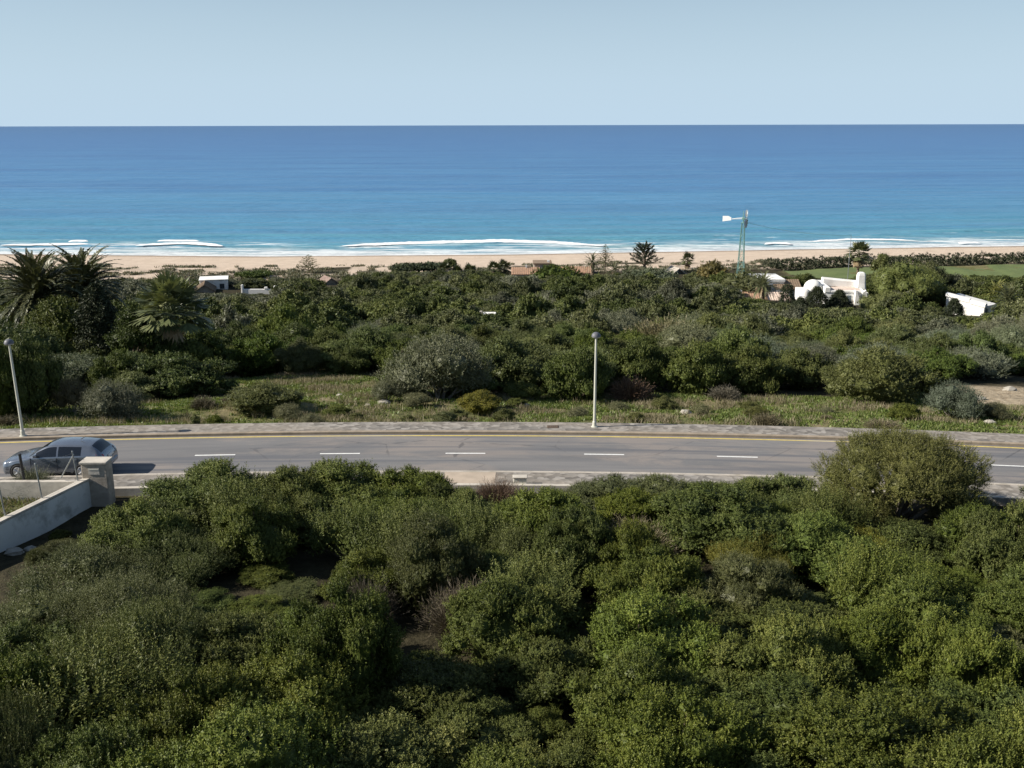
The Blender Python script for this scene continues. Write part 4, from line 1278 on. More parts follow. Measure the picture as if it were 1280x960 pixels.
def conifer(seed, h, r, n=1500, shape=.8, leaf=.3, droop=-.2, lps=7, base=.04):
    'cypress or leafy conifer: branch sprays round a stem'
    rng = np.random.default_rng(seed)
    tr = MB(); tr.tube([(0, 0, -.1), (0, 0, h * .9)], [.025 * h, .004 * h], 7)
    cr = MB()
    f = rng.uniform(0, 1, n) ** 1.25
    az = rng.uniform(0, 2 * PI, n)
    lump = 1 + .22 * np.sin(az * 3 + f * 9 + seed) + .16 * np.sin(az * 5 - f * 17)
    rr = r * ((1 - f) ** shape) * np.minimum(1, (f + .12) * 5) * lump * np.sqrt(rng.uniform(.35, 1, n)) + .05
    P = np.stack([np.cos(az) * rr, np.sin(az) * rr, h * (base + (.97 - base) * f)], 1)
    ax = norm(np.stack([np.cos(az), np.sin(az), np.full(n, droop)], 1) + rng.normal(0, .3, (n, 3)))
    sprigs(cr, rng, P - ax * leaf * .6, ax, lps, leaf * 1.8, leaf, leaf * .34, .45 + rng.normal(0, .12, n), 0, .6, .7)
    return tr, cr


def lobed_tree(seed, h, w, ch, nl, ns, lps, L, W, slen, rmin=.18, rmax=.3, up=.5, trunk_r=.18):
    'broad tree: trunk, limbs and a lobed crown from ch to h'
    rng = np.random.default_rng(seed)
    C, R = lobes_dome(rng, w, h - ch, nl, rmin=rmin, rmax=rmax)
    C = C + [0, 0, ch]
    cr = MB()
    p, nr, idx = lobe_points(rng, C, R, ns, low=-.7)
    ax = norm(nr * (1 - up) + [0, 0, up] + rng.normal(0, .28, p.shape))
    lt = rng.normal(0, .1, nl)
    sprigs(cr, rng, p - nr * slen * .4, ax, lps, slen, L, W, .46 + lt[idx] + rng.normal(0, .09, len(p)))
    p2, n2, i2 = lobe_points(rng, C, R * .85, int(ns * .9), depth=.35, low=-.9)
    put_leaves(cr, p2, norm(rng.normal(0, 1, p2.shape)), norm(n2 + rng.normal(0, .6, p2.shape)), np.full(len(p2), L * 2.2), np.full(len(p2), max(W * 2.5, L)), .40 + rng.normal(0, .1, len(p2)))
    cores(cr, rng, C, R)
    tr = MB(); tr.tube([(0, 0, -.2), (.1, 0, ch * .6), (0, .05, ch + .2)], [trunk_r * 1.25, trunk_r, trunk_r * .8], 8)
    limbs(tr, rng, C, 0, trunk_r * .5, 9, base=(0, 0, ch * .8))
    return tr, cr


def plant(pair, name, label, cat, loc, mats_t, mats_c, rz=0, group=None, color=None):
    t = thing(name, label, cat, loc, rz, group)
    tr, cr = pair
    tr.build('trunk', mats_t, t)
    c = cr.build('crown', mats_c, t)
    if color: c.color = (*color, 1)
    return t


def tree_at(px, pt, d):
    'ground point and height of a tree whose top is seen at pixel (px, pt) at distance d'
    x, y, z = at_d(px, pt, d)
    g = hz(x, y)
    return (x, y, g), z - g


def build_trees():
    pm = [M['palm'], M['palm_dry']]
    # two date palms at the left
    loc, h = tree_at(42, 322, 84)
    plant(date_palm(1, h - 3.3, 4.2, 140), 'date_palm', 'big feathery date palm at the left edge, nearer of the pair', 'palm tree', loc, M['palm_bark'], pm)
    loc, h = tree_at(98, 316, 89)
    plant(date_palm(2, h - 3.3, 4.1, 135), 'date_palm', 'big feathery date palm behind the dark conifer, right of the pair', 'palm tree', loc, M['palm_bark'], pm, 1)
    loc, h = tree_at(118, 352, 76)
    plant(conifer(3, h, 2.7, 3400, .8, .30, droop=-.05), 'conifer_tree', 'dark conical conifer right of the two date palms', 'tree', loc, M['bark'], M['cypress'])
    loc, h = tree_at(212, 362, 72)
    plant(fan_palm(4, h - 1.7, 2.5, 60, 3, .75), 'fan_palm', 'bushy fan palm right of the dark conifer', 'palm tree', loc, M['palm_bark'], pm, color=(1.55, 1.55, 1.6))
    loc, h = tree_at(70, 372, 77)
    plant(lobed_tree(5, h, 6, .8, 18, 1500, 11, .16, .08, .4), 'broadleaf_tree', 'dark leafy tree below the two date palms', 'tree', loc, M['bark'], M['mastic'], color=(.75, .75, .75))
    loc, h = tree_at(12, 402, 69)
    plant(lobed_tree(6, h, 6.5, .6, 18, 1500, 11, .16, .08, .4), 'broadleaf_tree', 'dark leafy tree at the left edge above the left lamp head', 'tree', loc, M['bark'], M['mastic'], color=(.85, .85, .85))
    loc, h = tree_at(165, 385, 72)
    plant(lobed_tree(7, h, 4.2, .6, 14, 1100, 11, .16, .08, .4), 'broadleaf_tree', 'dark tree between the conifer and the bushy fan palm', 'tree', loc, M['bark'], M['mastic'], color=(.6, .65, .7))
    # Norfolk pines
    loc, h = tree_at(385, 319, 196)
    plant(tiered_pine(8, h, 2.6, 8, .8), 'norfolk_pine', 'slim tiered pine standing against the sand at left', 'tree', loc, M['bark'], M['olive'])
    loc, h = tree_at(757, 306, 198)
    plant(tiered_pine(9, h, 1.9, 12, .8), 'norfolk_pine', 'tall thin tiered pine right of the tile roofed house', 'tree', loc, M['bark'], M['olive'])
    # umbrella pines and the palm row by the beach
    for j, (px, pt, d, w, lab) in enumerate([(510, 330, 196, 8, 'leftmost flat topped pine of the row against the sand'), (536, 329, 199, 7, 'second flat topped pine of the row against the sand'), (480, 343, 188, 7, 'low round tree below the flat topped pines'), (562, 325, 205, 2.6, 'tiny umbrella shaped tree standing up behind the pine row')]):
        loc, h = tree_at(px, pt, d)
        plant(lobed_tree(20 + j, h, w, h * (.45 if j != 2 else .15), 14, 420, 8, .34, .18, .5), 'umbrella_pine', lab, 'tree', loc, M['bark'], M['cypress'] if j < 2 else M['olive'], color=(1.6, 1.6, 1.6) if j < 2 else None)
    fans = [(555, 331, 190, 1.9, 'slim fan palm in the row left of the tile roofed house, leftmost'), (571, 334, 190, 1.7, 'slim fan palm in the row left of the tile roofed house, second'), (587, 333, 192, 1.9, 'slim fan palm in the row left of the tile roofed house, third'),
            (617, 330, 194, 1.9, 'slim fan palm in the row left of the tile roofed house, fourth'), (630, 329, 196, 2.0, 'fan palm beside the tile roofed house, last of the row'), (693, 333, 200, 1.8, 'fan palm behind the tile roofed house'),
            (860, 318, 204, 1.7, 'lone slim fan palm against the sand right of the dark pine')]
    for j, (px, pt, d, r, lab) in enumerate(fans):
        loc, h = tree_at(px, pt, d)
        plant(fan_palm(30 + j, h - r * .6, r, 26, 6), 'fan_palm', lab, 'palm tree', loc, M['palm_bark'], pm, group='small fan palms by the beach')
    loc, h = tree_at(741, 317, 192)
    plant(date_palm(38, h - 1.8, 2.2, 44, 18, .08), 'date_palm', 'slim palm against the sand left of the thin tiered pine', 'palm tree', loc, M['palm_bark'], pm)
    loc, h = tree_at(768, 328, 186)
    plant(date_palm(39, h - 1.7, 2.1, 40, 16, .09), 'date_palm', 'short palm at the foot of the thin tiered pine', 'palm tree', loc, M['palm_bark'], pm)
    loc, h = tree_at(785, 332, 184)
    plant(date_palm(40, h - 1.6, 2.0, 40, 16, .09), 'date_palm', 'short palm left of the dark spreading pine', 'palm tree', loc, M['palm_bark'], pm)
    loc, h = tree_at(806, 306, 196)
    g = np.random.default_rng(41)
    tr = MB(); tr.tube([(0, 0, -.2), (.1, 0, h * .5), (0, 0, h * .9)], [.35, .22, .05], 7); cr = MB()
    for k in range(46):                                   # dark layered cypress, arms swept up
        f = (k + .5) / 46; az = k * 2.4
        hd = np.array([math.cos(az), math.sin(az), .42 + .5 * f]); rr = 3.4 * (1 - f * .72) * g.uniform(.7, 1.1)
        b = np.array([0, 0, h * (.22 + .68 * f)])
        tr.tube([b, b + hd * rr * .9], [.07, .02], 3, caps=False)
        u = g.uniform(.3, 1, 13)
        ax = norm(hd + g.normal(0, .3, (13, 3)))
        sprigs(cr, g, b + hd * (rr * u)[:, None] - [0, 0, .1], ax, 9, .6, .34, .13, .42 + g.normal(0, .1, 13), 0, .6, .7)
    plant((tr, cr), 'macrocarpa_cypress', 'dark spreading conifer with upswept arms against the sand', 'tree', loc, M['bark'], M['cypress'], color=(1.1, 1.1, 1.2))
    loc, h = tree_at(812, 335, 180)
    plant(lobed_tree(42, h, 11, .5, 20, 700, 9, .3, .16, .5), 'broadleaf_tree', 'wide blue green tree in front of the dark spreading conifer', 'tree', loc, M['bark'], M['grey'], color=(.75, .85, .8))
    loc, h = tree_at(695, 331, 178)
    plant(lobed_tree(43, h, 10, .5, 18, 700, 9, .3, .17, .5), 'broadleaf_tree', 'rounded green tree in front of the tile roofed house', 'tree', loc, M['bark'], M['mastic'], color=(.75, .78, .8))
    loc, h = tree_at(893, 326, 178)
    plant(lobed_tree(44, h, 5.5, 1, 12, 420, 9, .3, .14, .5), 'broadleaf_tree', 'brownish tree left of the windpump tower', 'tree', loc, M['bark'], M['olive'], color=(1.35, 1.0, .9))
    loc, h = tree_at(875, 350, 158)
    plant(lobed_tree(45, h, 7.5, .6, 18, 800, 9, .28, .14, .5), 'broadleaf_tree', 'grey green tree below the brownish tree left of the windpump', 'tree', loc, M['bark'], M['olive'])
    loc, h = tree_at(930, 337, 160)
    plant(lobed_tree(46, h, 7.5, .6, 16, 600, 9, .28, .14, .5), 'broadleaf_tree', 'green tree at the foot of the windpump tower', 'tree', loc, M['bark'], M['olive'])
    for j, (px, pt, d, w, lab) in enumerate([(905, 358, 149, 6.5, 'grey green tree left of the tiled wings of the low house'), (938, 374, 142, 5.5, 'dark green tree in front of the tiled wings of the low house'), (1006, 343, 163, 5, 'dark tree between the low house and the dome')]):
        loc, h = tree_at(px, pt, d)
        plant(lobed_tree(80 + j, h, w, .5, 16, 700, 9, .26, .13, .5), 'broadleaf_tree', lab, 'tree', loc, M['bark'], M['olive'] if j == 0 else M['mastic'], color=(.8, .82, .8))
    loc, h = tree_at(318, 341, 190)
    plant(lobed_tree(47, h, 6.5, .5, 16, 600, 9, .28, .16, .5), 'broadleaf_tree', 'round dark green tree behind the low white wall at left', 'tree', loc, M['bark'], M['mastic'], color=(.8, .9, .9))
    loc, h = tree_at(375, 360, 142)
    plant(lobed_tree(48, h, 6.8, .4, 16, 700, 9, .28, .16, .5), 'broadleaf_tree', 'dark round tree below the slim tiered pine', 'tree', loc, M['bark'], M['olive'], color=(.8, .8, .85))
    # right hand group round the white villa
    loc, h = tree_at(1075, 307, 172)
    plant(fan_palm(50, h - 1.5, 2.3, 34, 26, .62), 'fan_palm', 'tall fan palm with a brown skirt behind the white villa', 'palm tree', loc, M['palm_bark'], pm, color=(1.5, 1.5, 1.4))
    loc, h = tree_at(1104, 318, 176)
    plant(lobed_tree(51, h, 3.6, 1, 10, 420, 9, .26, .13, .5), 'broadleaf_tree', 'small rounded tree right of the tall fan palm', 'tree', loc, M['bark'], M['olive'])
    loc, h = tree_at(1137, 325, 142)
    plant(lobed_tree(52, h, 12.0, .6, 40, 3200, 11, .20, .055, .6, rmin=.12, rmax=.2, up=.65), 'pine_tree', 'large light green pine right of the villa chimney', 'tree', loc, M['bark'], M['pine'])
    loc, h = tree_at(1160, 328, 152)
    plant(lobed_tree(53, h, 7.5, .8, 24, 1500, 11, .20, .06, .6, rmin=.13, rmax=.22, up=.6), 'pine_tree', 'darker pine at the right shoulder of the large light green one', 'tree', loc, M['bark'], M['olive'])
    loc, h = tree_at(1110, 365, 136)
    plant(lobed_tree(54, h, 8.5, .4, 26, 1700, 11, .20, .06, .6, rmin=.14, rmax=.24, up=.6), 'pine_tree', 'low light green pine in front of the large one', 'tree', loc, M['bark'], M['pine'], color=(.9, .9, .9))
    for j, (px, pt, d, r, lab) in enumerate([(1022, 358, 134, 2.5, 'dark conifer right in front of the villa dome'), (1050, 362, 135, 2.2, 'dark conifer in front of the villa terrace'), (985, 355, 140, 1.0, 'slim dark cypress left of the villa'), (1001, 372, 134, 1.8, 'short dark conifer at the left corner of the villa'), (1066, 386, 132, 1.8, 'short dark conifer at the villa buttress'), (965, 378, 137, 1.9, 'dark bush like conifer left of the slim cypress'), (1194, 373, 130, 1.5, 'dark pointed conifer in front of the white house at the right edge')]):
        loc, h = tree_at(px, pt, d)
        plant(conifer(60 + j, h, r * 1.12, int(1000 * r), .85 if r > 1 else .3, .24, droop=.1), 'conifer_tree', lab, 'tree', loc, M['bark'], M['cypress'])
    loc, h = tree_at(955, 343, 152)
    plant(date_palm(70, h - 1.9, 2.5, 64, 22, .08), 'date_palm', 'green palm in front of the flat white annexe', 'palm tree', loc, M['palm_bark'], pm, color=(1.4, 1.4, 1.3))
    loc, h = tree_at(1246, 357, 143)
    plant(date_palm(71, h - 1.6, 2.6, 60, 22, .08), 'date_palm', 'young palm with yellowish fronds behind the white house at the right edge', 'palm tree', loc, M['palm_bark'], pm, color=(1.9, 1.8, 1.1))
    loc, h = tree_at(1262, 364, 130)
    plant(date_palm(72, h - 1.6, 2.8, 64, 22, .08), 'date_palm', 'dark green palm right of the white house with the sloping parapet', 'palm tree', loc, M['palm_bark'], pm)
    # clipped hedge on the landward side of the dunes at the right
    g = np.random.default_rng(77); mb = MB()
    for x in np.arange(52, 150, 1.5):
        y = float(shore(x)) - 61 + g.normal(0, .3)
        C = np.array([[x, y, hz(x, y) + .9]]); R = np.array([[1.4, 1.2, 1.2 * g.uniform(.8, 1.2)]])
        p, nr, _ = lobe_points(g, C, R, 55, zmin=0)
        sprigs(mb, g, p, norm(nr + [0, 0, .4]), 8, .4, .34, .2, .35 + g.normal(0, .1, len(p)))
    tag(mb.build('hedge', M['cypress']), 'long dark hedge between the lawn and the dunes at right', 'hedge')


# ------------------------------------------------------------------ buildings
def window(parent, x, y, z, w, h, axis='y', out=-1):
    'window on a wall; axis = wall normal'
    f = MB(); t = .05
    def bx(mb, a0, a1, z0, z1, o0, o1):
        if axis == 'y': mb.box(a0, a1, min(y + o0 * out, y + o1 * out), max(y + o0 * out, y + o1 * out), z0, z1)
        else: mb.box(min(x + o0 * out, x + o1 * out), max(x + o0 * out, x + o1 * out), a0, a1, z0, z1)
    c = x if axis == 'y' else y
    for a0, a1, z0, z1 in ((c - w / 2, c - w / 2 + .08, z, z + h), (c + w / 2 - .08, c + w / 2, z, z + h), (c - w / 2 + .08, c + w / 2 - .08, z, z + .08), (c - w / 2 + .08, c + w / 2 - .08, z + h - .08, z + h), (c - .03, c + .03, z + .08, z + h - .08)):
        bx(f, a0, a1, z0, z1, .003, .05)
    o = f.build('window', M['shutter'], parent)
    g = MB(); bx(g, c - w / 2 + .08, c + w / 2 - .08, z + .08, z + h - .08, .004, .02)
    g.build('pane', M['glass'], o)
    return o


def gable_roof(mb, x0, x1, y0, y1, ze, zr, over=.3, axis='x', t=.14):
    'tiled roof with ribs; ridge along axis'
    if axis == 'x':
        ym = (y0 + y1) / 2
        for s in (-1, 1):
            yo = ym + s * ((y1 - y0) / 2 + over)
            n = max(2, int((x1 - x0 + 2 * over) / .35))
            for i in range(n):
                a = x0 - over + (x1 - x0 + 2 * over) * i / n; b = x0 - over + (x1 - x0 + 2 * over) * (i + 1) / n
                m_ = (a + b) / 2
                for p, q, zz in ((a, m_, 0), (m_, b, .05)):
                    mb.hexa([(p, yo, ze - over * .3 + zz), (q, yo, ze - over * .3 + zz), (q, ym, zr + zz), (p, ym, zr + zz), (p, yo, ze - over * .3 + t + zz), (q, yo, ze - over * .3 + t + zz), (q, ym, zr + t + zz), (p, ym, zr + t + zz)])
    else:
        sub = MB(); gable_roof(sub, y0, y1, x0, x1, ze, zr, over, 'x', t)
        V, L, N_, M_, T_ = sub.arrays()
        mb.add(V[:, [1, 0, 2]], L.reshape(-1, 4)[:, ::-1])


def gable_walls(mb, x0, x1, y0, y1, ze, zr, axis='x'):
    mb.box(x0, x1, y0, y1, -1.2, ze)
    if axis == 'x':
        for x, s in ((x0, .18), (x1 - .18, .18)):
            mb.prism([(y0, ze), (y1, ze), ((y0 + y1) / 2, zr - .03)], 'x', x + .002, x + s - .002)
    else:
        for y, s in ((y0, .18), (y1 - .18, .18)):
            mb.prism([(x0, ze), (x1, ze), ((x0 + x1) / 2, zr - .03)], 'y', y + .002, y + s - .002)


def keep(x, y, rx, ry, px0=None, px1=None, d0=None):
    KEEP.append((x, y, rx, ry))
    if px0 is not None: VIEW.append((px0, px1, d0 if d0 else y - 26, y))


def build_houses():
    W = M['white']
    # --- white villa at the right
    d = 150; gx, gy, _ = at_d(1045, 380, d); gz = hz(gx, gy)
    zc = at_d(1050, 358.5, d)[2] - gz                # parapet height
    t = thing('villa', 'sprawling white villa with a dome, a tall rounded chimney and a sloped buttress', 'house', (gx, gy, gz), -.10)
    keep(gx - 1, gy + 2, 8.5, 6, 1000, 1092)
    s = 1 / ppm(gx, gy, gz + 4)
    X = lambda px: (px - 1045) * s
    w = MB(); w.box(X(1030), X(1084), 0, 7.5, -1.2, zc - .9, 0, .06)
    w.box(X(1004), X(1030) - .003, .6, 7, -1.2, zc - 1.2, 0, .06)
    w.build('wall', W, t)
    p = MB()                                        # broad rounded parapet, dipping to the chimney
    prof = lambda x, z: [(x, 5.2, z - .9), (x, 5.2, z + .05), (x, 5.5, z + .22), (x, 6.4, z + .22), (x, 6.7, z + .05), (x, 6.7, z - .9)]
    p.loft([prof(X(1036) + (X(1082) - X(1036)) * k, zc + .35 - .5 * k) for k in np.linspace(0, 1, 7)], 0)
    p.box(X(1030) - .02, X(1037), -.1, 7.6, zc - .9, zc - .1, 0, .08)
    p.box(X(1037) + .01, X(1078), -.1, .3, zc - .9, zc - .55, 0, .08)
    p.build('parapet', W, t)
    MB().box(X(1037) + .02, X(1078), .31, 5.19, zc - .9, zc - .78).build('terrace_floor', M['tile_pale'], t)
    dm = MB(); dm.lathe([(1.45, -1.6), (1.45, 0)] + [(1.4 * math.cos(a), 1.3 * math.sin(a)) for a in np.linspace(.05, 1.5, 9)], 28, 0, (X(1019), 2.2, zc - .55))
    dm.build('dome', W, t, smooth=True)
    dm = MB(); dm.lathe([(.8, -1.4), (.8, 0)] + [(.78 * math.cos(a), .7 * math.sin(a)) for a in np.linspace(.05, 1.5, 7)], 20, 0, (X(1008), 1.2, zc - 1.15))
    dm.build('stair_turret', W, t, smooth=True)
    c = MB(); z0, z1 = zc - 1.0, at_d(1083, 340.5, d + 4)[2] - gz
    c.loft([[(X(1083) + hw * a, 5.0 + hw * .8 * b, z) for a, b in ((-1, -.7), (-.7, -1), (.7, -1), (1, -.7), (1, .7), (.7, 1), (-.7, 1), (-1, .7))] for hw, z in ((.80, z0), (.66, z0 + .9), (.62, z1 - .5), (.5, z1 - .15), (.25, z1))])
    c.build('chimney', W, t)
    b = MB(); b.prism([(X(1066), zc - .4), (X(1067.5), zc - .4), (X(1077), zc - 3.4), (X(1066), zc - 3.4)], 'y', -.95, -.06)
    b.prism([(X(1075), zc - .7), (X(1079), zc - .35), (X(1081), zc - 1.4), (X(1075), zc - 1.4)], 'y', -.7, -.04)
    b.build('buttress', W, t)
    st = MB()
    for k in range(5): st.box(X(1078) + k * .32, X(1078) + (k + 1) * .32 - .01, -4.2, -3.0, -1.2, 1.7 - k * .2)
    st.build('garden_steps', W, t)
    for x in (1042, 1055): window(t, X(x), 0, zc - 2.9, 1.1, 1.3)
    MB().box(X(1058), X(1063), -.05, .0 - .003, zc - 3.3, zc - 1.3).build('door', M['shutter'], t)
    # --- annexe with flat roof and tiled wings
    d = 156; gx, gy, _ = at_d(968, 372, d); gz = hz(gx, gy)
    s = 1 / ppm(gx, gy, gz + 3); X = lambda px: (px - 968) * s
    zt = lambda py, dd: at_d(968, py, dd)[2] - gz
    t = thing('annexe_house', 'low white house with flat roof and pale tiled wings left of the villa', 'house', (gx, gy, gz))
    keep(gx, gy + 4, 7.5, 7, 925, 1002)
    w = MB(); w.box(X(947), X(990), 5, 11, -1.2, zt(350, d + 7), 0, .06); w.build('wall', W, t)
    w = MB(); w.box(X(946), X(991), 4.8, 11.2, zt(350, d + 7), zt(346.5, d + 7), 0, .05); w.build('roof_parapet', W, t)
    ze, zr = zt(374, d), zt(366, d + 1.5)
    w = MB(); gable_walls(w, X(956), X(984), -1, 3.5, ze, zr); w.build('wing', W, t)
    r = MB(); gable_roof(r, X(956), X(984), -1, 3.5, ze, zr); r.build('roof', M['tile_pale'], t)
    w = MB(); gable_walls(w, X(926), X(954), -1.4, 2.6, ze + .2, zr + .15); w.build('wing', M['render_beige'], t)
    r = MB(); gable_roof(r, X(926), X(954), -1.4, 2.6, ze + .2, zr + .15); r.box(X(945), X(948), .2, .7, zr - .2, zr + 1.0); r.build('roof', M['tile'], t)
    w = MB(); gable_walls(w, X(978), X(1008), 4, 8.2, ze + 1.0, zr + 1.3); w.build('wing', W, t)
    r = MB(); gable_roof(r, X(978), X(1008), 4, 8.2, ze + 1.0, zr + 1.3); r.build('roof', M['tile_brown'], t)
    window(t, X(970), 5, zt(356, d + 7) - .6, .9, .9)
    MB().box(X(905), X(926), -.6, 0, zt(364, d) - .35, zt(362, d), 0, .04).build('garden_wall', W, t)
    # --- vaulted white house at the far right
    d = 136; gx, gy, _ = at_d(1208, 388, d); gz = hz(gx, gy)
    A = at_d(1184, 365, d + 2); B = at_d(1231, 380, d - 1.6)
    L = math.hypot(B[0] - A[0], B[1] - A[1]); ang = math.atan2(B[1] - A[1], B[0] - A[0])
    t = thing('white_house', 'white house with a long sloping white parapet at the right edge', 'house', (A[0], A[1], gz), ang)
    keep((A[0] + B[0]) / 2, (A[1] + B[1]) / 2 + 1, 6.5, 5.5, 1170, 1245, d - 22)
    zA, zB = A[2] - gz, B[2] - gz
    w = MB(); w.hexa([(0, 0, -1.2), (L, 0, -1.2), (L, 4.4, -1.2), (0, 4.4, -1.2), (0, 0, zA - .68), (L, 0, zB - .50), (L, 4.4, zB - .50), (0, 4.4, zA - .68)]); w.build('wall', W, t)
    r = MB()
    q = lambda f: zA - .66 + (zB - zA + .18) * f
    def cap(f0, f1, e=0.0):
        x0, x1 = L * f0 - (.12 if f0 == 0 else 0), L * f1 + (.12 if f1 == 1 else 0)
        r.loft([[(x, -.14, z), (x, -.14, z + .34), (x, .02, z + .48), (x, .5, z + .52), (x, .7, z + .40), (x, .7, z)][::-1] for x, z in ((x0, q(f0) + e), (x1, q(f1) + e))])
    cap(0, .6, .06); cap(.615, 1)
    r.hexa([(L * .1, .71, q(.1) - .3), (L + .1, .71, q(1) - .3), (L + .1, 4.5, q(1) - .4), (L * .1, 4.5, q(.1) - .4), (L * .1, .71, q(.1) + .12), (L + .1, .71, q(1) + .12), (L + .1, 4.5, q(1) - .05), (L * .1, 4.5, q(.1) - .05)])
    r.build('roof', W, t)
    window(t, L * .35, 0, zA - 2.6, 1.0, 1.0)
    MB().box(L + .003, L + .05, .5, 1.4, -1, 1.3).build('door', M['shutter'], t)
    # --- tile roofed house by the beach
    d = 190; gx, gy, _ = at_d(662, 344, d); gz = hz(gx, gy)
    s = 1 / ppm(gx, gy, gz + 3); X = lambda px: (px - 662) * s
    zt = lambda py, dd=d: at_d(662, py, dd)[2] - gz
    t = thing('tile_roofed_house', 'white beach house with terracotta tile roofs in front of the sand', 'house', (gx, gy, gz))
    keep(gx + 5, gy + 4, 10, 6, 636, 745, d - 12)
    ze, zr = zt(342.5), zt(335, d + 2.5)
    w = MB(); gable_walls(w, X(642), X(672), 0, 5, ze, zr); w.build('wall', W, t)
    r = MB(); gable_roof(r, X(642), X(672), 0, 5, ze, zr, .45); r.build('roof', M['tile'], t)
    w = MB(); w.box(X(668), X(690), 3.5, 8, -1, zt(330, d + 4), 0, .05); w.build('upper_room', M['render_beige'], t)
    w = MB(); w.box(X(667), X(691), 3.3, 8.2, zt(330, d + 4), zt(328.5, d + 4)); w.build('roof', M['tile_brown'], t)
    w = MB(); w.box(X(685), X(688), 4.5, 5, zt(328.5, d + 4), zt(326, d + 4)); w.box(X(657), X(659), 2.2, 2.7, zr - .3, zr + .6); w.build('chimney', W, t)
    ze2, zr2 = zt(341, d + 3), zt(334.5, d + 5)
    w = MB(); gable_walls(w, X(706), X(738), 3, 8, ze2, zr2); w.build('wall', W, t)
    r = MB(); gable_roof(r, X(706), X(738), 3, 8, ze2, zr2, .45); r.build('roof', M['tile'], t)
    for x in (648, 656, 664): window(t, X(x), 0, ze - 1.7, .9, 1.1)
    for x in (716, 728): window(t, X(x), 3, ze2 - 1.7, .9, 1.1)
    # --- small white house at the beach edge
    d = 192; gx, gy, _ = at_d(848, 345, d); gz = hz(gx, gy)
    s = 1 / ppm(gx, gy, gz + 3); zt = lambda py, dd=d: at_d(848, py, dd)[2] - gz
    t = thing('small_house', 'small white house with a pale grey roof below the lone slim palm', 'house', (gx, gy, gz), .2)
    keep(gx, gy + 2, 3.6, 4, 838, 858, d - 14)
    MB().box(-1.2, 1.4, 0, 4, -1, zt(343), 0, .05).build('wall', W, t)
    g = MB(); gable_roof(g, -1.2, 1.4, 0, 4, zt(343), zt(334.5, d + 2), .2, 'y'); g.build('roof', M['coping'], t)
    window(t, 0, 0, zt(343) - 1.6, .9, 1.0)
    # --- white house at the left
    d = 170; gx, gy, _ = at_d(266, 364, d); gz = hz(gx, gy)
    s = 1 / ppm(gx, gy, gz + 3); X = lambda px: (px - 266) * s; zt = lambda py, dd=d: at_d(266, py, dd)[2] - gz
    t = thing('gabled_house', 'white cube house with a brown gabled porch at the left', 'house', (gx, gy, gz), .25)
    keep(gx, gy + 1, 4.5, 5, 238, 290, d - 26)
    MB().box(X(250), X(284), 2.6, 7, -1.2, zt(350, d + 3), 0, .06).build('wall', W, t)
    MB().box(X(249), X(285), 2.5, 7.1, zt(350, d + 3), zt(349, d + 3), 0, .02).build('roof_parapet', W, t)
    w = MB(); gable_walls(w, X(246), X(268), -2.4, 2.4, zt(364, d - 2), zt(356, d - 2), 'y'); w.build('porch', M['render_beige'], t)
    r = MB(); gable_roof(r, X(246), X(268), -2.4, 2.4, zt(364, d - 2), zt(356, d - 2), .3, 'y'); r.build('roof', M['tile_brown'], t)
    window(t, X(277), 2.6, zt(358, d + 3) - .4, .8, .9)
    # low white wall
    d = 168; gx, gy, gz_ = at_d(323, 363, d); gz = hz(gx, gy)
    t = thing('garden_wall', 'low white garden wall with raised ends right of the white cube house', 'wall', (gx, gy, gz))
    keep(gx, gy + 1, 4, 2, 302, 344, d - 22)
    zt = at_d(323, 361.5, d)[2] - gz
    MB().box(-2.6, 2.6, 0, .4, -1, zt, 0, .04).build('wall', W, t)
    MB().box(-2.9, -2.603, -.1, .5, -1, zt + .75, 0, .05).build('pillar', W, t)
    MB().box(1.0, 1.5, -.05, .45, zt + .003, zt + .35, 0, .04).build('cap', W, t)
    MB().box(2.603, 3.0, -.1, .5, -1, zt + .55, 0, .05).build('pillar', W, t)
    # brown roofed cottage
    d = 180; gx, gy, _ = at_d(411, 356, d); gz = hz(gx, gy); zt = lambda py, dd=d: at_d(411, py, dd)[2] - gz
    t = thing('cottage', 'small cottage with a pinkish brown roof below the slim tiered pine', 'house', (gx, gy, gz), .5)
    keep(gx, gy + 1, 4, 4, 398, 424, d - 26)
    w = MB(); gable_walls(w, -1.3, 1.3, -1.3, 2, zt(354), zt(347), 'y'); w.build('wall', M['render_beige'], t)
    r = MB(); gable_roof(r, -1.3, 1.3, -1.3, 2, zt(354), zt(347), .3, 'y'); r.build('roof', simple('pinkish_tile', (.34, .25, .21), .9, var=.2), t)
    # stone well house in the scrub
    x, y, z = ground(609, 408); zt = at_d(609, 391, y)[2] - z
    t = thing('stone_shelter', 'small whitish stone shelter with a flat slab standing in the scrub', 'shelter', (x, y, z))
    keep(x, y, 2.0, 1.6, 600, 620, y - 14)
    w = MB(); g = np.random.default_rng(2)
    for k in range(5):
        for q in range(3): w.box(-.85 + q * .57, -.85 + (q + 1) * .57 - .02, -.5 + g.uniform(-.05, .05), .5, -.6 + (zt + .3) * k / 5, -.6 + (zt + .3) * (k + 1) / 5 - .02 + .3 * 0, 0, .04)
    w.build('wall', M['stone'], t)
    MB().box(-.5, 1.15, -.75, .75, zt - .28, zt - .02, 0, .05).build('slab', W, t)
    MB().box(-.95, -.55, -.4, .3, zt - .28, zt + .25, 0, .08).build('post', M['stone'], t)
    x, y, z = ground(661, 397); z2 = at_d(661, 392, y)[2]
    keep(x, y, 2.2, 1.4, 650, 673, y - 14)
    t = MB().box(x - 1.15, x + 1.15, y - .8, y + .8, z - .4, z2 + .1, 0, .06)
    tag(t.build('water_tank', M['white_old']), 'low flat whitish water tank half hidden in the scrub', 'tank')


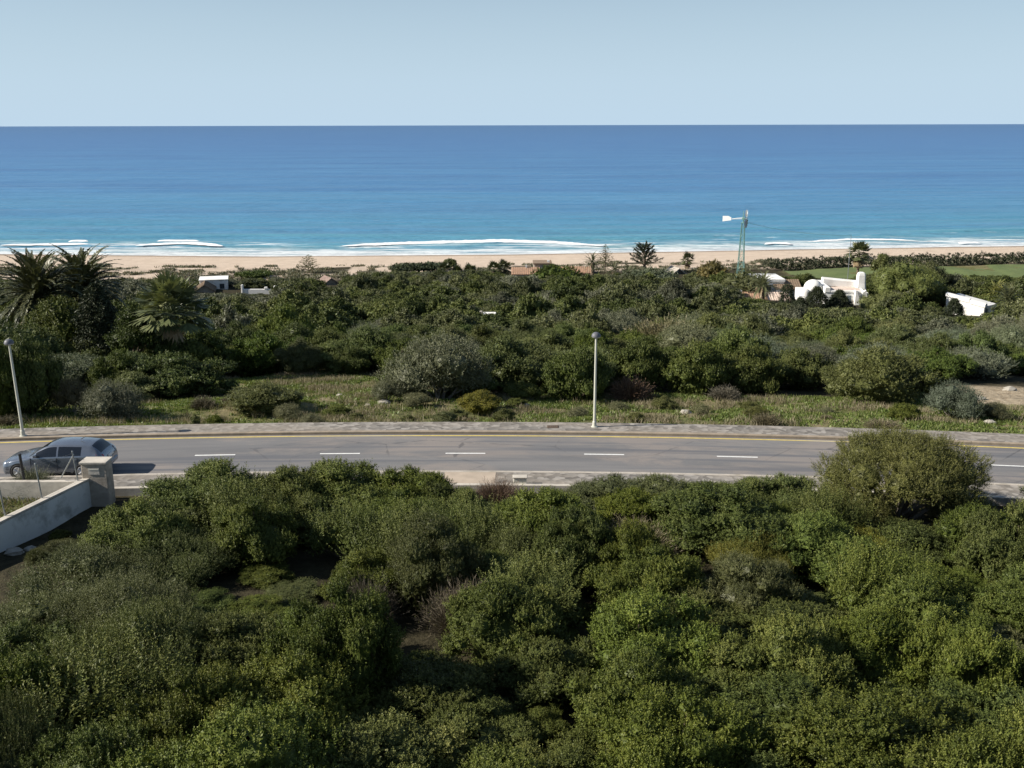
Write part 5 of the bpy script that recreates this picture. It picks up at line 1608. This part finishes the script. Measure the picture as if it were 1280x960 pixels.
# ------------------------------------------------------------------ windpump
def build_windpump():
    d = 166
    x, y, zt = at_d(929, 279, d); g = hz(x, y); h = zt - g
    ztop = at_d(929, 262, d)[2] - g
    t = thing('windpump', 'tall green lattice windpump tower with a white tail vane', 'windpump', (x, y, g), math.radians(-24))
    keep(x, y, 1.6, 1.6)
    m = MB(); B, Tp = .62, .22
    def corner(i, f):
        r = B + (Tp - B) * f; return ((-r, r)[i in (1, 2)], (-r, r)[i > 1], h * f)
    lg = MB()
    for i in range(4): lg.tube([corner(i, 0), corner(i, 1)], .055, 5)
    lg.build('leg', M['tower'], t)
    n = 9
    for k in range(n):
        f0, f1 = k / n, (k + 1) / n
        for i in range(4):
            j = (i + 1) % 4
            m.tube([corner(i, f1), corner(j, f1)], .022, 4); m.tube([corner(i, f0), corner(j, f1)], .018, 4); m.tube([corner(j, f0), corner(i, f1)], .018, 4)
    m.build('bracing', M['tower'], t)
    MB().box(-.32, .32, -.32, .32, h, h + .12, 0, .02).build('platform', M['tower'], t)
    hd = MB(); hd.tube([(0, 0, h + .12), (0, 0, ztop - .2)], [.10, .06], 8); hd.box(-.22, .3, -.14, .14, h + .5, h + .95, 0, .03); hd.build('gearbox', M['tower'], t)
    w = MB(); R = (ztop - h - .72)
    for k in range(18):                                    # wheel edge-on, axis along x
        a = 2 * PI * k / 18; c, s = math.cos(a), math.sin(a)
        q = lambda r, dx, da: (.45 + dx, r * math.cos(a + da), h + .72 + r * math.sin(a + da))
        w.hexa([q(.35, -.03, -.05), q(.35, .05, .08), q(.35, .06, .08), q(.35, -.02, -.05), q(R, -.08, -.09), q(R, .10, .09), q(R, .11, .09), q(R, -.07, -.09)])
    w.build('wind_wheel', M['galv'], t)
    hub = MB(); hub.tube([(.2, 0, h + .72), (.58, 0, h + .72)], .12, 10); hub.build('hub', M['galv'], t)
    bm = MB(); L = (929 - 903) / ppm(x, y, zt)
    bm.tube([(-.2, 0, h + .72), (-L * .55, 0, h + .62)], .05, 5); bm.tube([(-.1, 0, h + .95), (-L * .55, 0, h + .66)], .035, 5); bm.build('tail_boom', M['vane'], t)
    v = MB(); v.prism([(-L * .58, h + .42), (-L, h + .18), (-L, h + 1.08), (-L * .72, h + 1.1), (-L * .58, h + .86)], 'y', -.03, .03); v.build('tail_vane', M['vane'], t)
    # slack cable from the tower head
    p0 = np.array([x + .25, y, g + h + .2]); p1 = np.array(at_d(1064, 294, d + 4))
    mb = MB(); pts = []
    for k in range(17):
        f = k / 16; p = p0 + (p1 - p0) * f; p[2] -= .6 * 4 * f * (1 - f); pts.append(p)
    mb.tube(pts, .028, 5)
    tag(mb.build('cable', M['cable']), 'thin pale cable running right from the windpump head to a slim pole', 'cable')
    gx, gy = p1[0], p1[1]; mb = MB(); mb.tube([(gx, gy, hz(gx, gy) - .2), (gx, gy, p1[2] + .15)], [.07, .035], 6)
    tag(mb.build('cable_pole', M['galv']), 'slim grey pole carrying the windpump cable beside the tall fan palm', 'pole')
    x, y, z = at_d(236, 341, 168); mb = MB(); mb.tube([(x, y, hz(x, y) - .2), (x, y, z)], [.10, .07], 7); mb.box(x - .5, x + .5, y - .05, y + .05, z - .5, z - .4)
    tag(mb.build('utility_pole', M['bark_grey']), 'thin wooden utility pole left of the white cube house', 'pole')


# ------------------------------------------------------------------ street lamps
def build_lamps():
    g = 'street lamps along the seaward footway'
    x, y, z = at_z(743, 533.5, RZ + .13)
    zt = at_d(745.5, 412, y)[2]
    h = zt - z
    t = thing('street_lamp', 'pale street lamp with a grey domed head standing in the middle of the far footway', 'street lamp', (x, y, RZ + .125), group=g)
    p = MB(); p.lathe([(.075, .25), (.068, .6), (.05, h - .42)], 14); p.build('pole', M['pole'], t, True)
    p = MB(); p.lathe([(.17, .0), (.17, .03), (.11, .045), (.095, .27), (.076, .30)], 16); p.build('base', M['pole'], t)
    p = MB()
    prof = [(.215, -.02), (.225, 0)] + [(.22 * math.cos(a), .21 * math.sin(a)) for a in np.linspace(.1, 1.5, 8)]
    p.lathe(prof, 24, 0, (0, 0, h - .32)); hd = p.build('lamp_head', M['lamp_cap'], t, True)
    q = MB(); q.lathe([(.05, -.12), (.05, -.06), (.19, -.05), (.205, -.022)], 24, 0, (0, 0, h - .32)); q.build('lamp_lens', M['lens'], hd)
    x2, y2, _ = at_z(29, 545, RZ + .13)
    t2 = copy_tree(t); t2.location = (x2, y2, RZ + .125)
    t2['label'] = 'street lamp with a grey domed head near the left edge behind the parked car'
    t2.rotation_euler = (0, math.radians(-1.2), 0)


# ------------------------------------------------------------------ wall, pillar, fence at the left
def build_plot():
    # pillar
    x0, y0 = at_z(104, 617, 17.5)[0], 37.15
    x0 = at_d(103, 600, y0)[0]; x1 = at_d(134, 600, y0)[0]
    gz = 17.35; zt = at_d(118, 577.5, y0)[2]
    t = thing('gate_pillar', 'square rendered stone pillar at the end of the white plot wall', 'pillar', ((x0 + x1) / 2, y0, gz))
    w = (x1 - x0) / 2
    MB().box(-w, w, 0, .62, -.4, zt - gz - .10, 0, .02).build('shaft', M['render_beige'], t)
    MB().box(-w - .05, w + .05, -.05, .67, zt - gz - .10, zt - gz, 0, .02).build('cap', M['coping'], t)
    f = MB(); f.box(-.22, .22, -.02, -.003, zt - gz - .52, zt - gz - .24); f.build('meter_hatch', M['coping'], t)
    f2 = MB(); f2.box(-.20, .20, -.03, -.021, zt - gz - .33, zt - gz - .29); f2.build('hatch_slot', M['box'], t)
    # wall running towards the viewer
    A = np.array([x0 + .05, y0 + .1]); zt = at_d(103, 599, y0)[2]
    Bp = at_z(0, 649, zt); B = np.array(Bp[:2]); dr = (B - A) / np.linalg.norm(B - A)
    L = 17.0
    t = thing('plot_wall', 'low white boundary wall running from the pillar towards the lower left corner', 'wall', (A[0], A[1], 17.3), math.atan2(dr[1], dr[0]))
    wm = MB()
    n = 28
    wm.loft([[(L * k / n, 0, -.7), (L * k / n, .22, -.7), (L * k / n, .22, zt - 17.3 - .08 + .02 * math.sin(k * 1.3)), (L * k / n, 0, zt - 17.3 - .08 + .02 * math.sin(k * 1.3))][::-1] for k in range(n + 1)])
    wm.build('wall', M['white_old'], t)
    wm = MB(); wm.box(0, L, -.03, .25, zt - 17.3 - .058, zt - 17.3 + .03, 0, .012); wm.build('coping', M['coping'], t)
    # road side wall of the plot
    C0 = at_d(103, 597, y0 + .62); z2 = at_d(60, 601, 37.9)[2]
    t = MB(); t.box(A[0] - 12, A[0] + .02, 37.80, 38.02, 17.0, z2, 0, .012)
    tag(t.build('roadside_wall', M['coping']), 'low concrete wall along the footway left of the pillar', 'wall')
    # fence posts on the wall
    def post(px, pb, ptop, lab, d, mat, r=.028, lean=0):
        b = at_d(px, pb, d); tp = at_d(px, ptop, d)
        x, y, z = b; hh = tp[2] - z
        mb = MB(); mb.tube([(x, y, z - .12), (x + lean, y, z + hh)], r, 8); mb.lathe([(r * 1.25, 0), (r * 1.1, .03), (.003, .045)], 8, 0, (x + lean, y, z + hh))
        return tag(mb.build('fence_post', mat), lab, 'fence post', 'metal fence posts of the walled plot'), Vector((x + lean, y, z + hh)), Vector((x, y, z))
    def wall_d(px):                                        # distance of the wall axis seen at px
        best = None
        for s in np.linspace(0, 8, 400):
            q = A + dr * s
            p = CM.T @ np.array([q[0], q[1], zt - CAMZ]); u = 640 + F * p[0] / -p[2]
            if best is None or abs(u - px) < best[0]: best = (abs(u - px), q[1], 480 - F * p[1] / -p[2])
        return best[1], best[2]
    tops = []
    for px, ht, lab in ((98, 37, 'galvanised fence post beside the stone pillar'), (53, 43, 'galvanised fence post in the middle of the plot wall'), (7, 47, 'galvanised fence post nearest the left edge on the plot wall')):
        dd, py = wall_d(px)
        o, tp, bt = post(px, py + 1, py - ht, lab, dd, M['galv'], lean=-.10); tops.append((tp, bt))
    dd, py = wall_d(92)
    mb = MB(); a = at_d(92, 568, 37.4); b = at_d(76, 598, 37.9)
    mb.tube([a, b], .024, 8)
    tag(mb.build('fence_brace', M['galv']), 'slanting galvanised brace leaning left from the pillar side post', 'fence brace')
    x, y, z = at_d(29, 592, 38.1); zt2 = at_d(26, 569, 38.1)[2]
    mb = MB(); mb.tube([(x, y, z - .25), (x - .04, y, zt2)], .055, 10); mb.lathe([(.065, 0), (.065, .05), (.02, .07)], 10, 0, (x - .04, y, zt2))
    tag(mb.build('bollard', M['black_metal']), 'black metal post in front of the parked car bonnet', 'bollard')
    mb = MB()
    for f in (.1, .5, .95):
        for (t1, b1), (t2, b2) in zip(tops[:-1], tops[1:]):
            mb.tube([b1.lerp(t1, f), b2.lerp(t2, f)], .004, 3, caps=False)
    tag(mb.build('fence_wires', M['galv']), 'thin fence wires strung between the posts on the plot wall', 'wire')
    # plants and rubble
    x, y, _ = at_z(44, 607, 17.6)
    put_shrub('dry', x, y - .3, 1.9, 1.15, 'thin twiggy grey green bush growing inside the walled plot', name='dry_bush', color=(.9, 1.1, .8))
    g = np.random.default_rng(8)
    for px, py, r, lab in ((18, 692, .26, 'pale rubble stone below the white wall'), (95, 622, .16, 'small pale stone at the foot of the pillar'), (122, 627, .14, 'small grey stone right of the pillar foot'), (38, 688, .18, 'flat stone near the pale rubble stone')):
        x, y, z = ground(px, py); rock('stone', x, y, z, r, int(px), lab)
    for px, py, r, lab in ((655, 508, .42, 'pale rock on the verge left of the middle lamp post'), (480, 505, .5, 'flat pale rock beside the large silvery shrub'), (857, 517, .45, 'white rock on the verge right of the middle lamp post'), (1105, 534, .25, 'small white stone on the verge left of the domed olive'), (1237, 530, .45, 'pale rock on the verge above the domed olive'), (1225, 500, .5, 'sandy rock beside the bluish grey shrub'), (1262, 488, .6, 'broad sandy rock on the bare slope at right'), (425, 495, .3, 'small rock in the left grass patch'), (372, 462, .35, 'white stone at the back of the left grass patch'), (460, 508, .3, 'grey rock at the front of the left grass patch')):
        x, y, z = ground(px, py); rock('rock', x, y, z, r * .62, int(px), lab)
    # bare flower stalk
    x, y, z = ground(211, 500); mb = MB(); mb.tube([(x, y, z), (x + .05, y, z + 1.3)], [.02, .01], 5)
    for k in range(9): mb.tube([(x + .03, y, z + .7 + k * .07), (x + .03 + .16 * math.cos(k * 2.4), y + .16 * math.sin(k * 2.4), z + .8 + k * .07)], [.012, .02], 4)
    tag(mb.build('flower_stalk', M['straw']), 'tall pale dead flower stalk on the left verge', 'plant')


def rock(name, x, y, z, r, seed, label):
    g = np.random.default_rng(seed); mb = MB(); rings = []
    for a in np.linspace(-1.2, 1.45, 7):
        rings.append([(x + r * math.cos(a) * math.cos(b) * g.uniform(.8, 1.2) * 1.3, y + r * math.cos(a) * math.sin(b) * g.uniform(.8, 1.2), z + r * .62 * math.sin(a) + r * .15 + g.normal(0, .05 * r)) for b in np.linspace(0, 2 * PI, 10)[:-1]])
    mb.loft(rings)
    return tag(mb.build(name, M['stone']), label, 'stone' if name == 'stone' else 'rock')


# ------------------------------------------------------------------ car
def build_car():
    K = np.array([  # x, zb, hwb, zm, hwm, zbelt, hwbelt, ztop, hwtop, zc
        [0.00, .30, .50, .42, .58, .55, .56, .60, .42, .61],
        [0.10, .22, .70, .44, .77, .64, .70, .70, .56, .72],
        [0.42, .20, .80, .48, .86, .74, .80, .80, .64, .84],
        [0.95, .20, .84, .50, .89, .86, .84, .91, .68, .94],
        [1.28, .20, .85, .50, .90, .92, .86, .96, .71, .99],
        [1.62, .20, .85, .50, .90, .935, .87, 1.20, .645, 1.24],
        [2.00, .20, .85, .50, .90, .945, .87, 1.39, .60, 1.43],
        [2.50, .20, .85, .50, .90, .955, .87, 1.445, .60, 1.49],
        [3.05, .20, .85, .50, .90, .975, .87, 1.435, .60, 1.485],
        [3.60, .20, .84, .50, .90, 1.00, .86, 1.395, .59, 1.445],
        [3.90, .22, .83, .50, .88, 1.02, .84, 1.335, .59, 1.38],
        [4.22, .26, .81, .52, .86, 1.00, .81, 1.06, .62, 1.09],
        [4.36, .30, .74, .52, .81, .84, .76, .87, .56, .88],
        [4.42, .34, .66, .50, .74, .68, .72, .71, .50, .72]])
    K[:, [1, 3, 5, 7, 9]] = .2 + (K[:, [1, 3, 5, 7, 9]] - .2) * .95
    NS = 61
    xs = np.unique(np.concatenate([np.linspace(0, 4.42, NS), K[:, 0]]))
    def cub(x, X, Y):
        m = np.gradient(Y, X); i = np.clip(np.searchsorted(X, x) - 1, 0, len(X) - 2)
        h = X[i + 1] - X[i]; t = (x - X[i]) / h
        return (2 * t ** 3 - 3 * t ** 2 + 1) * Y[i] + (t ** 3 - 2 * t ** 2 + t) * h * m[i] + (-2 * t ** 3 + 3 * t ** 2) * Y[i + 1] + (t ** 3 - t ** 2) * h * m[i + 1]
    Q = np.stack([cub(xs, K[:, 0], K[:, c]) for c in range(1, 10)], 1)
    rows = []
    tp = []
    for q in Q:
        zb, hb, zm, hm, zl, hl, zt, ht, zc = q
        key = [(0, zb), (hb, zb), (hm, zm), (hl, zl), (ht, zt), (0, zc)]
        pts = []
        pts += [(hb * f, zb) for f in (0, 1)]
        pts += [(hb + (hm - hb) * math.sin(f * PI / 2), zb + (zm - zb) * f) for f in (.33, .66, 1)]
        pts += [(hm + (hl - hm) * f ** 2, zm + (zl - zm) * f) for f in (.3, .6, .88, 1)]
        pts += [(hl + (ht - hl) * f + .03 * math.sin(f * PI), zl + (zt - zl) * f) for f in (.08, .3, .6, .88, 1)]
        pts += [(ht * (1 - f), zt + (zc - zt) * math.sin(f * PI / 2)) for f in (.10, .35, .7, 1)]
        rows.append(pts)
    n = len(rows[0])
    P = np.array([[(x, y, z) for y, z in r] for x, r in zip(xs, rows)])      # right half
    Pm = P * [1, -1, 1]
    body, side_f, side_r, wind, rear = [], [[], []], [[], []], [], []
    bl = {}
    def cell(x, k):
        if 8 <= k <= 12:
            pass
        if k in (9, 10, 11):
            if 1.52 < x < 2.42: return 'front_window'
            if 2.50 < x < 3.46: return 'rear_window_side'
        if k >= 14:
            if 1.30 < x < 2.00: return 'windscreen'
            if 3.84 < x < 4.22: return 'rear_screen'
        return 'body'
    groups = {}
    for i in range(len(xs) - 1):
        xc = (xs[i] + xs[i + 1]) / 2
        for k in range(n - 1):
            g = cell(xc, k)
            for s, A in ((1, P), (-1, Pm)):
                key = (g, s) if g in ('front_window', 'rear_window_side', 'quarter') else (g, 0)
                f = [A[i, k], A[i + 1, k], A[i + 1, k + 1], A[i, k + 1]]
                groups.setdefault(key, []).append(f if s > 0 else f[::-1])
    gx, gy, gz = at_z(78, 596, RZ)
    X0 = at_d(11, 585, 40.9)[0]; u, v = road_uv(X0 + 2.2, 40.9)
    t = thing('parked_car', 'silver blue hatchback parked at the near kerb at the left edge of the picture', 'car', (X0, 40.95, RZ), math.radians(1.5) + -(u / RR) * 0)
    def mk(fs, name, mat, smooth=True):
        mb = MB(); V = np.array(fs).reshape(-1, 3)
        key = np.round(V, 5); uq, inv = np.unique(key, axis=0, return_inverse=True)
        inv = np.asarray(inv).reshape(-1, 4)
        mb.add(uq, inv)
        return mb.build(name, mat, t, smooth)
    front = [np.array([P[0, k], P[0, k + 1], Pm[0, k + 1], Pm[0, k]]) for k in range(n - 1)]
    back = [np.array([P[-1, k], Pm[-1, k], Pm[-1, k + 1], P[-1, k + 1]]) for k in range(n - 1)]
    groups[('body', 0)] += front + back
    mk(groups[('body', 0)], 'body', M['paint_car'])
    for (g, s), fs in groups.items():
        if g == 'body': continue
        mk(fs, {'front_window': 'side_window', 'rear_window_side': 'side_window', 'quarter': 'side_window'}.get(g, g), M['car_glass'])
    for wx in (.80, 3.48):
        for s in (-1, 1):
            wo = MB(); wo.tube([(wx, s * .66, .315), (wx, s * .885, .315)], .37, 28); a = wo.build('wheel_arch', M['trim'], t)
            w = link(bpy.data.objects.new('wheel', None)); w.parent = t; w.location = (wx, s * .80, .315)
            q = MB(); q.tube([(0, -s * .1, 0), (0, s * .085, 0), (0, s * .11, 0)], [.315, .315, .29], 28); q.build('tyre', M['tyre'], w, False)
            q = MB(); q.tube([(0, s * .112, 0), (0, s * .118, 0)], [.21, .20], 24)
            for j in range(5):
                a5 = 2 * PI * j / 5
                q.tube([(.03 * math.cos(a5), s * .125, .03 * math.sin(a5)), (.19 * math.cos(a5), s * .122, .19 * math.sin(a5))], [.03, .022], 6)
            q.build('rim', M['rim'], w)
    for s in (-1, 1):
        q = MB(); q.hexa([(.06, s * .44, .56), (.30, s * .795, .60), (.34, s * .80, .60), (.10, s * .44, .56), (.07, s * .44, .665), (.38, s * .80, .735), (.46, s * .80, .735), (.14, s * .44, .685)]); q.build('headlight', M['headlight'], t)
        q = MB(); q.hexa([(4.12, s * .80, .82), (4.36, s * .60, .80), (4.40, s * .60, .80), (4.16, s * .84, .82), (4.05, s * .80, 1.02), (4.26, s * .60, .97), (4.30, s * .60, .97), (4.09, s * .835, 1.02)]); q.build('tail_light', M['taillight'], t)
        q = MB(); q.box(1.50, 1.66, min(s * .86, s * 1.02), max(s * .86, s * 1.02), .96, 1.08, 0, .03); q.build('wing_mirror', M['paint_car'], t)
        for hx in (2.22, 3.10):
            q = MB(); q.box(hx, hx + .2, min(s * .885, s * .91), max(s * .885, s * .91), .80, .83, 0, .008); q.build('door_handle', M['paint_car'], t)
        q = MB()
        for hx in (1.34, 2.44, 3.30): q.box(hx, hx + .012, min(s * .86, s * .902), max(s * .86, s * .902), .34, .90)
        q.build('door_seam', M['trim'], t)
        q = MB(); q.box(1.15, 3.10, min(s * .80, s * .895), max(s * .80, s * .895), .19, .27, 0, .015); q.build('sill', M['trim'], t)
    MB().box(-.012, .06, -.36, .36, .33, .45, 0, .01).build('grille', M['trim'], t)
    MB().box(4.37, 4.43, -.26, .26, .74, .85, 0, .005).build('number_plate', M['plate'], t)
    MB().box(4.30, 4.46, -.66, .66, .36, .55, 0, .04).build('rear_bumper', M['paint_car'], t)
    q = MB(); q.tube([(3.2, 0, 1.46), (3.42, 0, 1.58)], [.02, .008], 6); q.build('aerial', M['trim'], t)


# ------------------------------------------------------------------ light and camera
HAZE = (6.4, 8.4, 10.2)


def build_world():
    EL, AZ = math.radians(31), math.radians(6)
    w = bpy.data.worlds.new('World'); S.world = w; w.use_nodes = True
    nt = w.node_tree; bg = nt.nodes['Background']
    sk = nt.nodes.new('ShaderNodeTexSky'); sk.sky_type = 'NISHITA'; sk.sun_disc = False
    sk.sun_elevation = EL; sk.sun_rotation = math.radians(-96)
    sk.altitude = 30; sk.air_density = 1.0; sk.dust_density = .6; sk.ozone_density = 2.5
    N = NT(nt)
    tc = nt.nodes.new('ShaderNodeTexCoord'); sx = nt.nodes.new('ShaderNodeSeparateXYZ'); nt.links.new(tc.outputs['Generated'], sx.inputs[0])
    f = N.ramp(sx.outputs['Z'], [(0., .95), (.04, .88), (.10, .66), (.2, .26), (.4, .08)])
    f = N.math('MULTIPLY', f, 1.0)
    c = N.mix(f, sk.outputs[0], HAZE)
    nt.links.new(c, bg.inputs[0]); bg.inputs[1].default_value = .052
    L = bpy.data.lights.new('sun', 'SUN'); L.energy = 5.0; L.angle = math.radians(.5); L.color = (1, .93, .82)
    o = link(bpy.data.objects.new('sun', L))
    to = Vector((-math.cos(EL) * math.cos(AZ), -math.cos(EL) * math.sin(AZ), math.sin(EL)))
    o.rotation_euler = to.to_track_quat('Z', 'Y').to_euler()
    o.location = (-40, -10, 80)
    c = bpy.data.cameras.new('camera'); co = link(bpy.data.objects.new('camera', c)); S.camera = co
    c.sensor_width = 36; c.sensor_fit = 'HORIZONTAL'; c.lens = 36 * F / 1280
    c.clip_start = .5; c.clip_end = 200000
    co.matrix_world = Matrix.Translation((0, 0, CAMZ)) @ cam_m.to_4x4()
    vs = S.view_settings
    vs.view_transform = 'Standard'; vs.look = 'None'; vs.gamma = 1; vs.use_curve_mapping = False; vs.exposure = .70
    cy = S.cycles
    cy.max_bounces = 5; cy.diffuse_bounces = 3; cy.glossy_bounces = 2; cy.transmission_bounces = 3; cy.transparent_max_bounces = 6


build_world()
build_ground()
build_lawn()
build_sea()
build_road()
build_library()
build_houses()
build_windpump()
build_lamps()
build_plot()
build_car()
near_zone()
build_trees()
mid_zone()
build_grass()
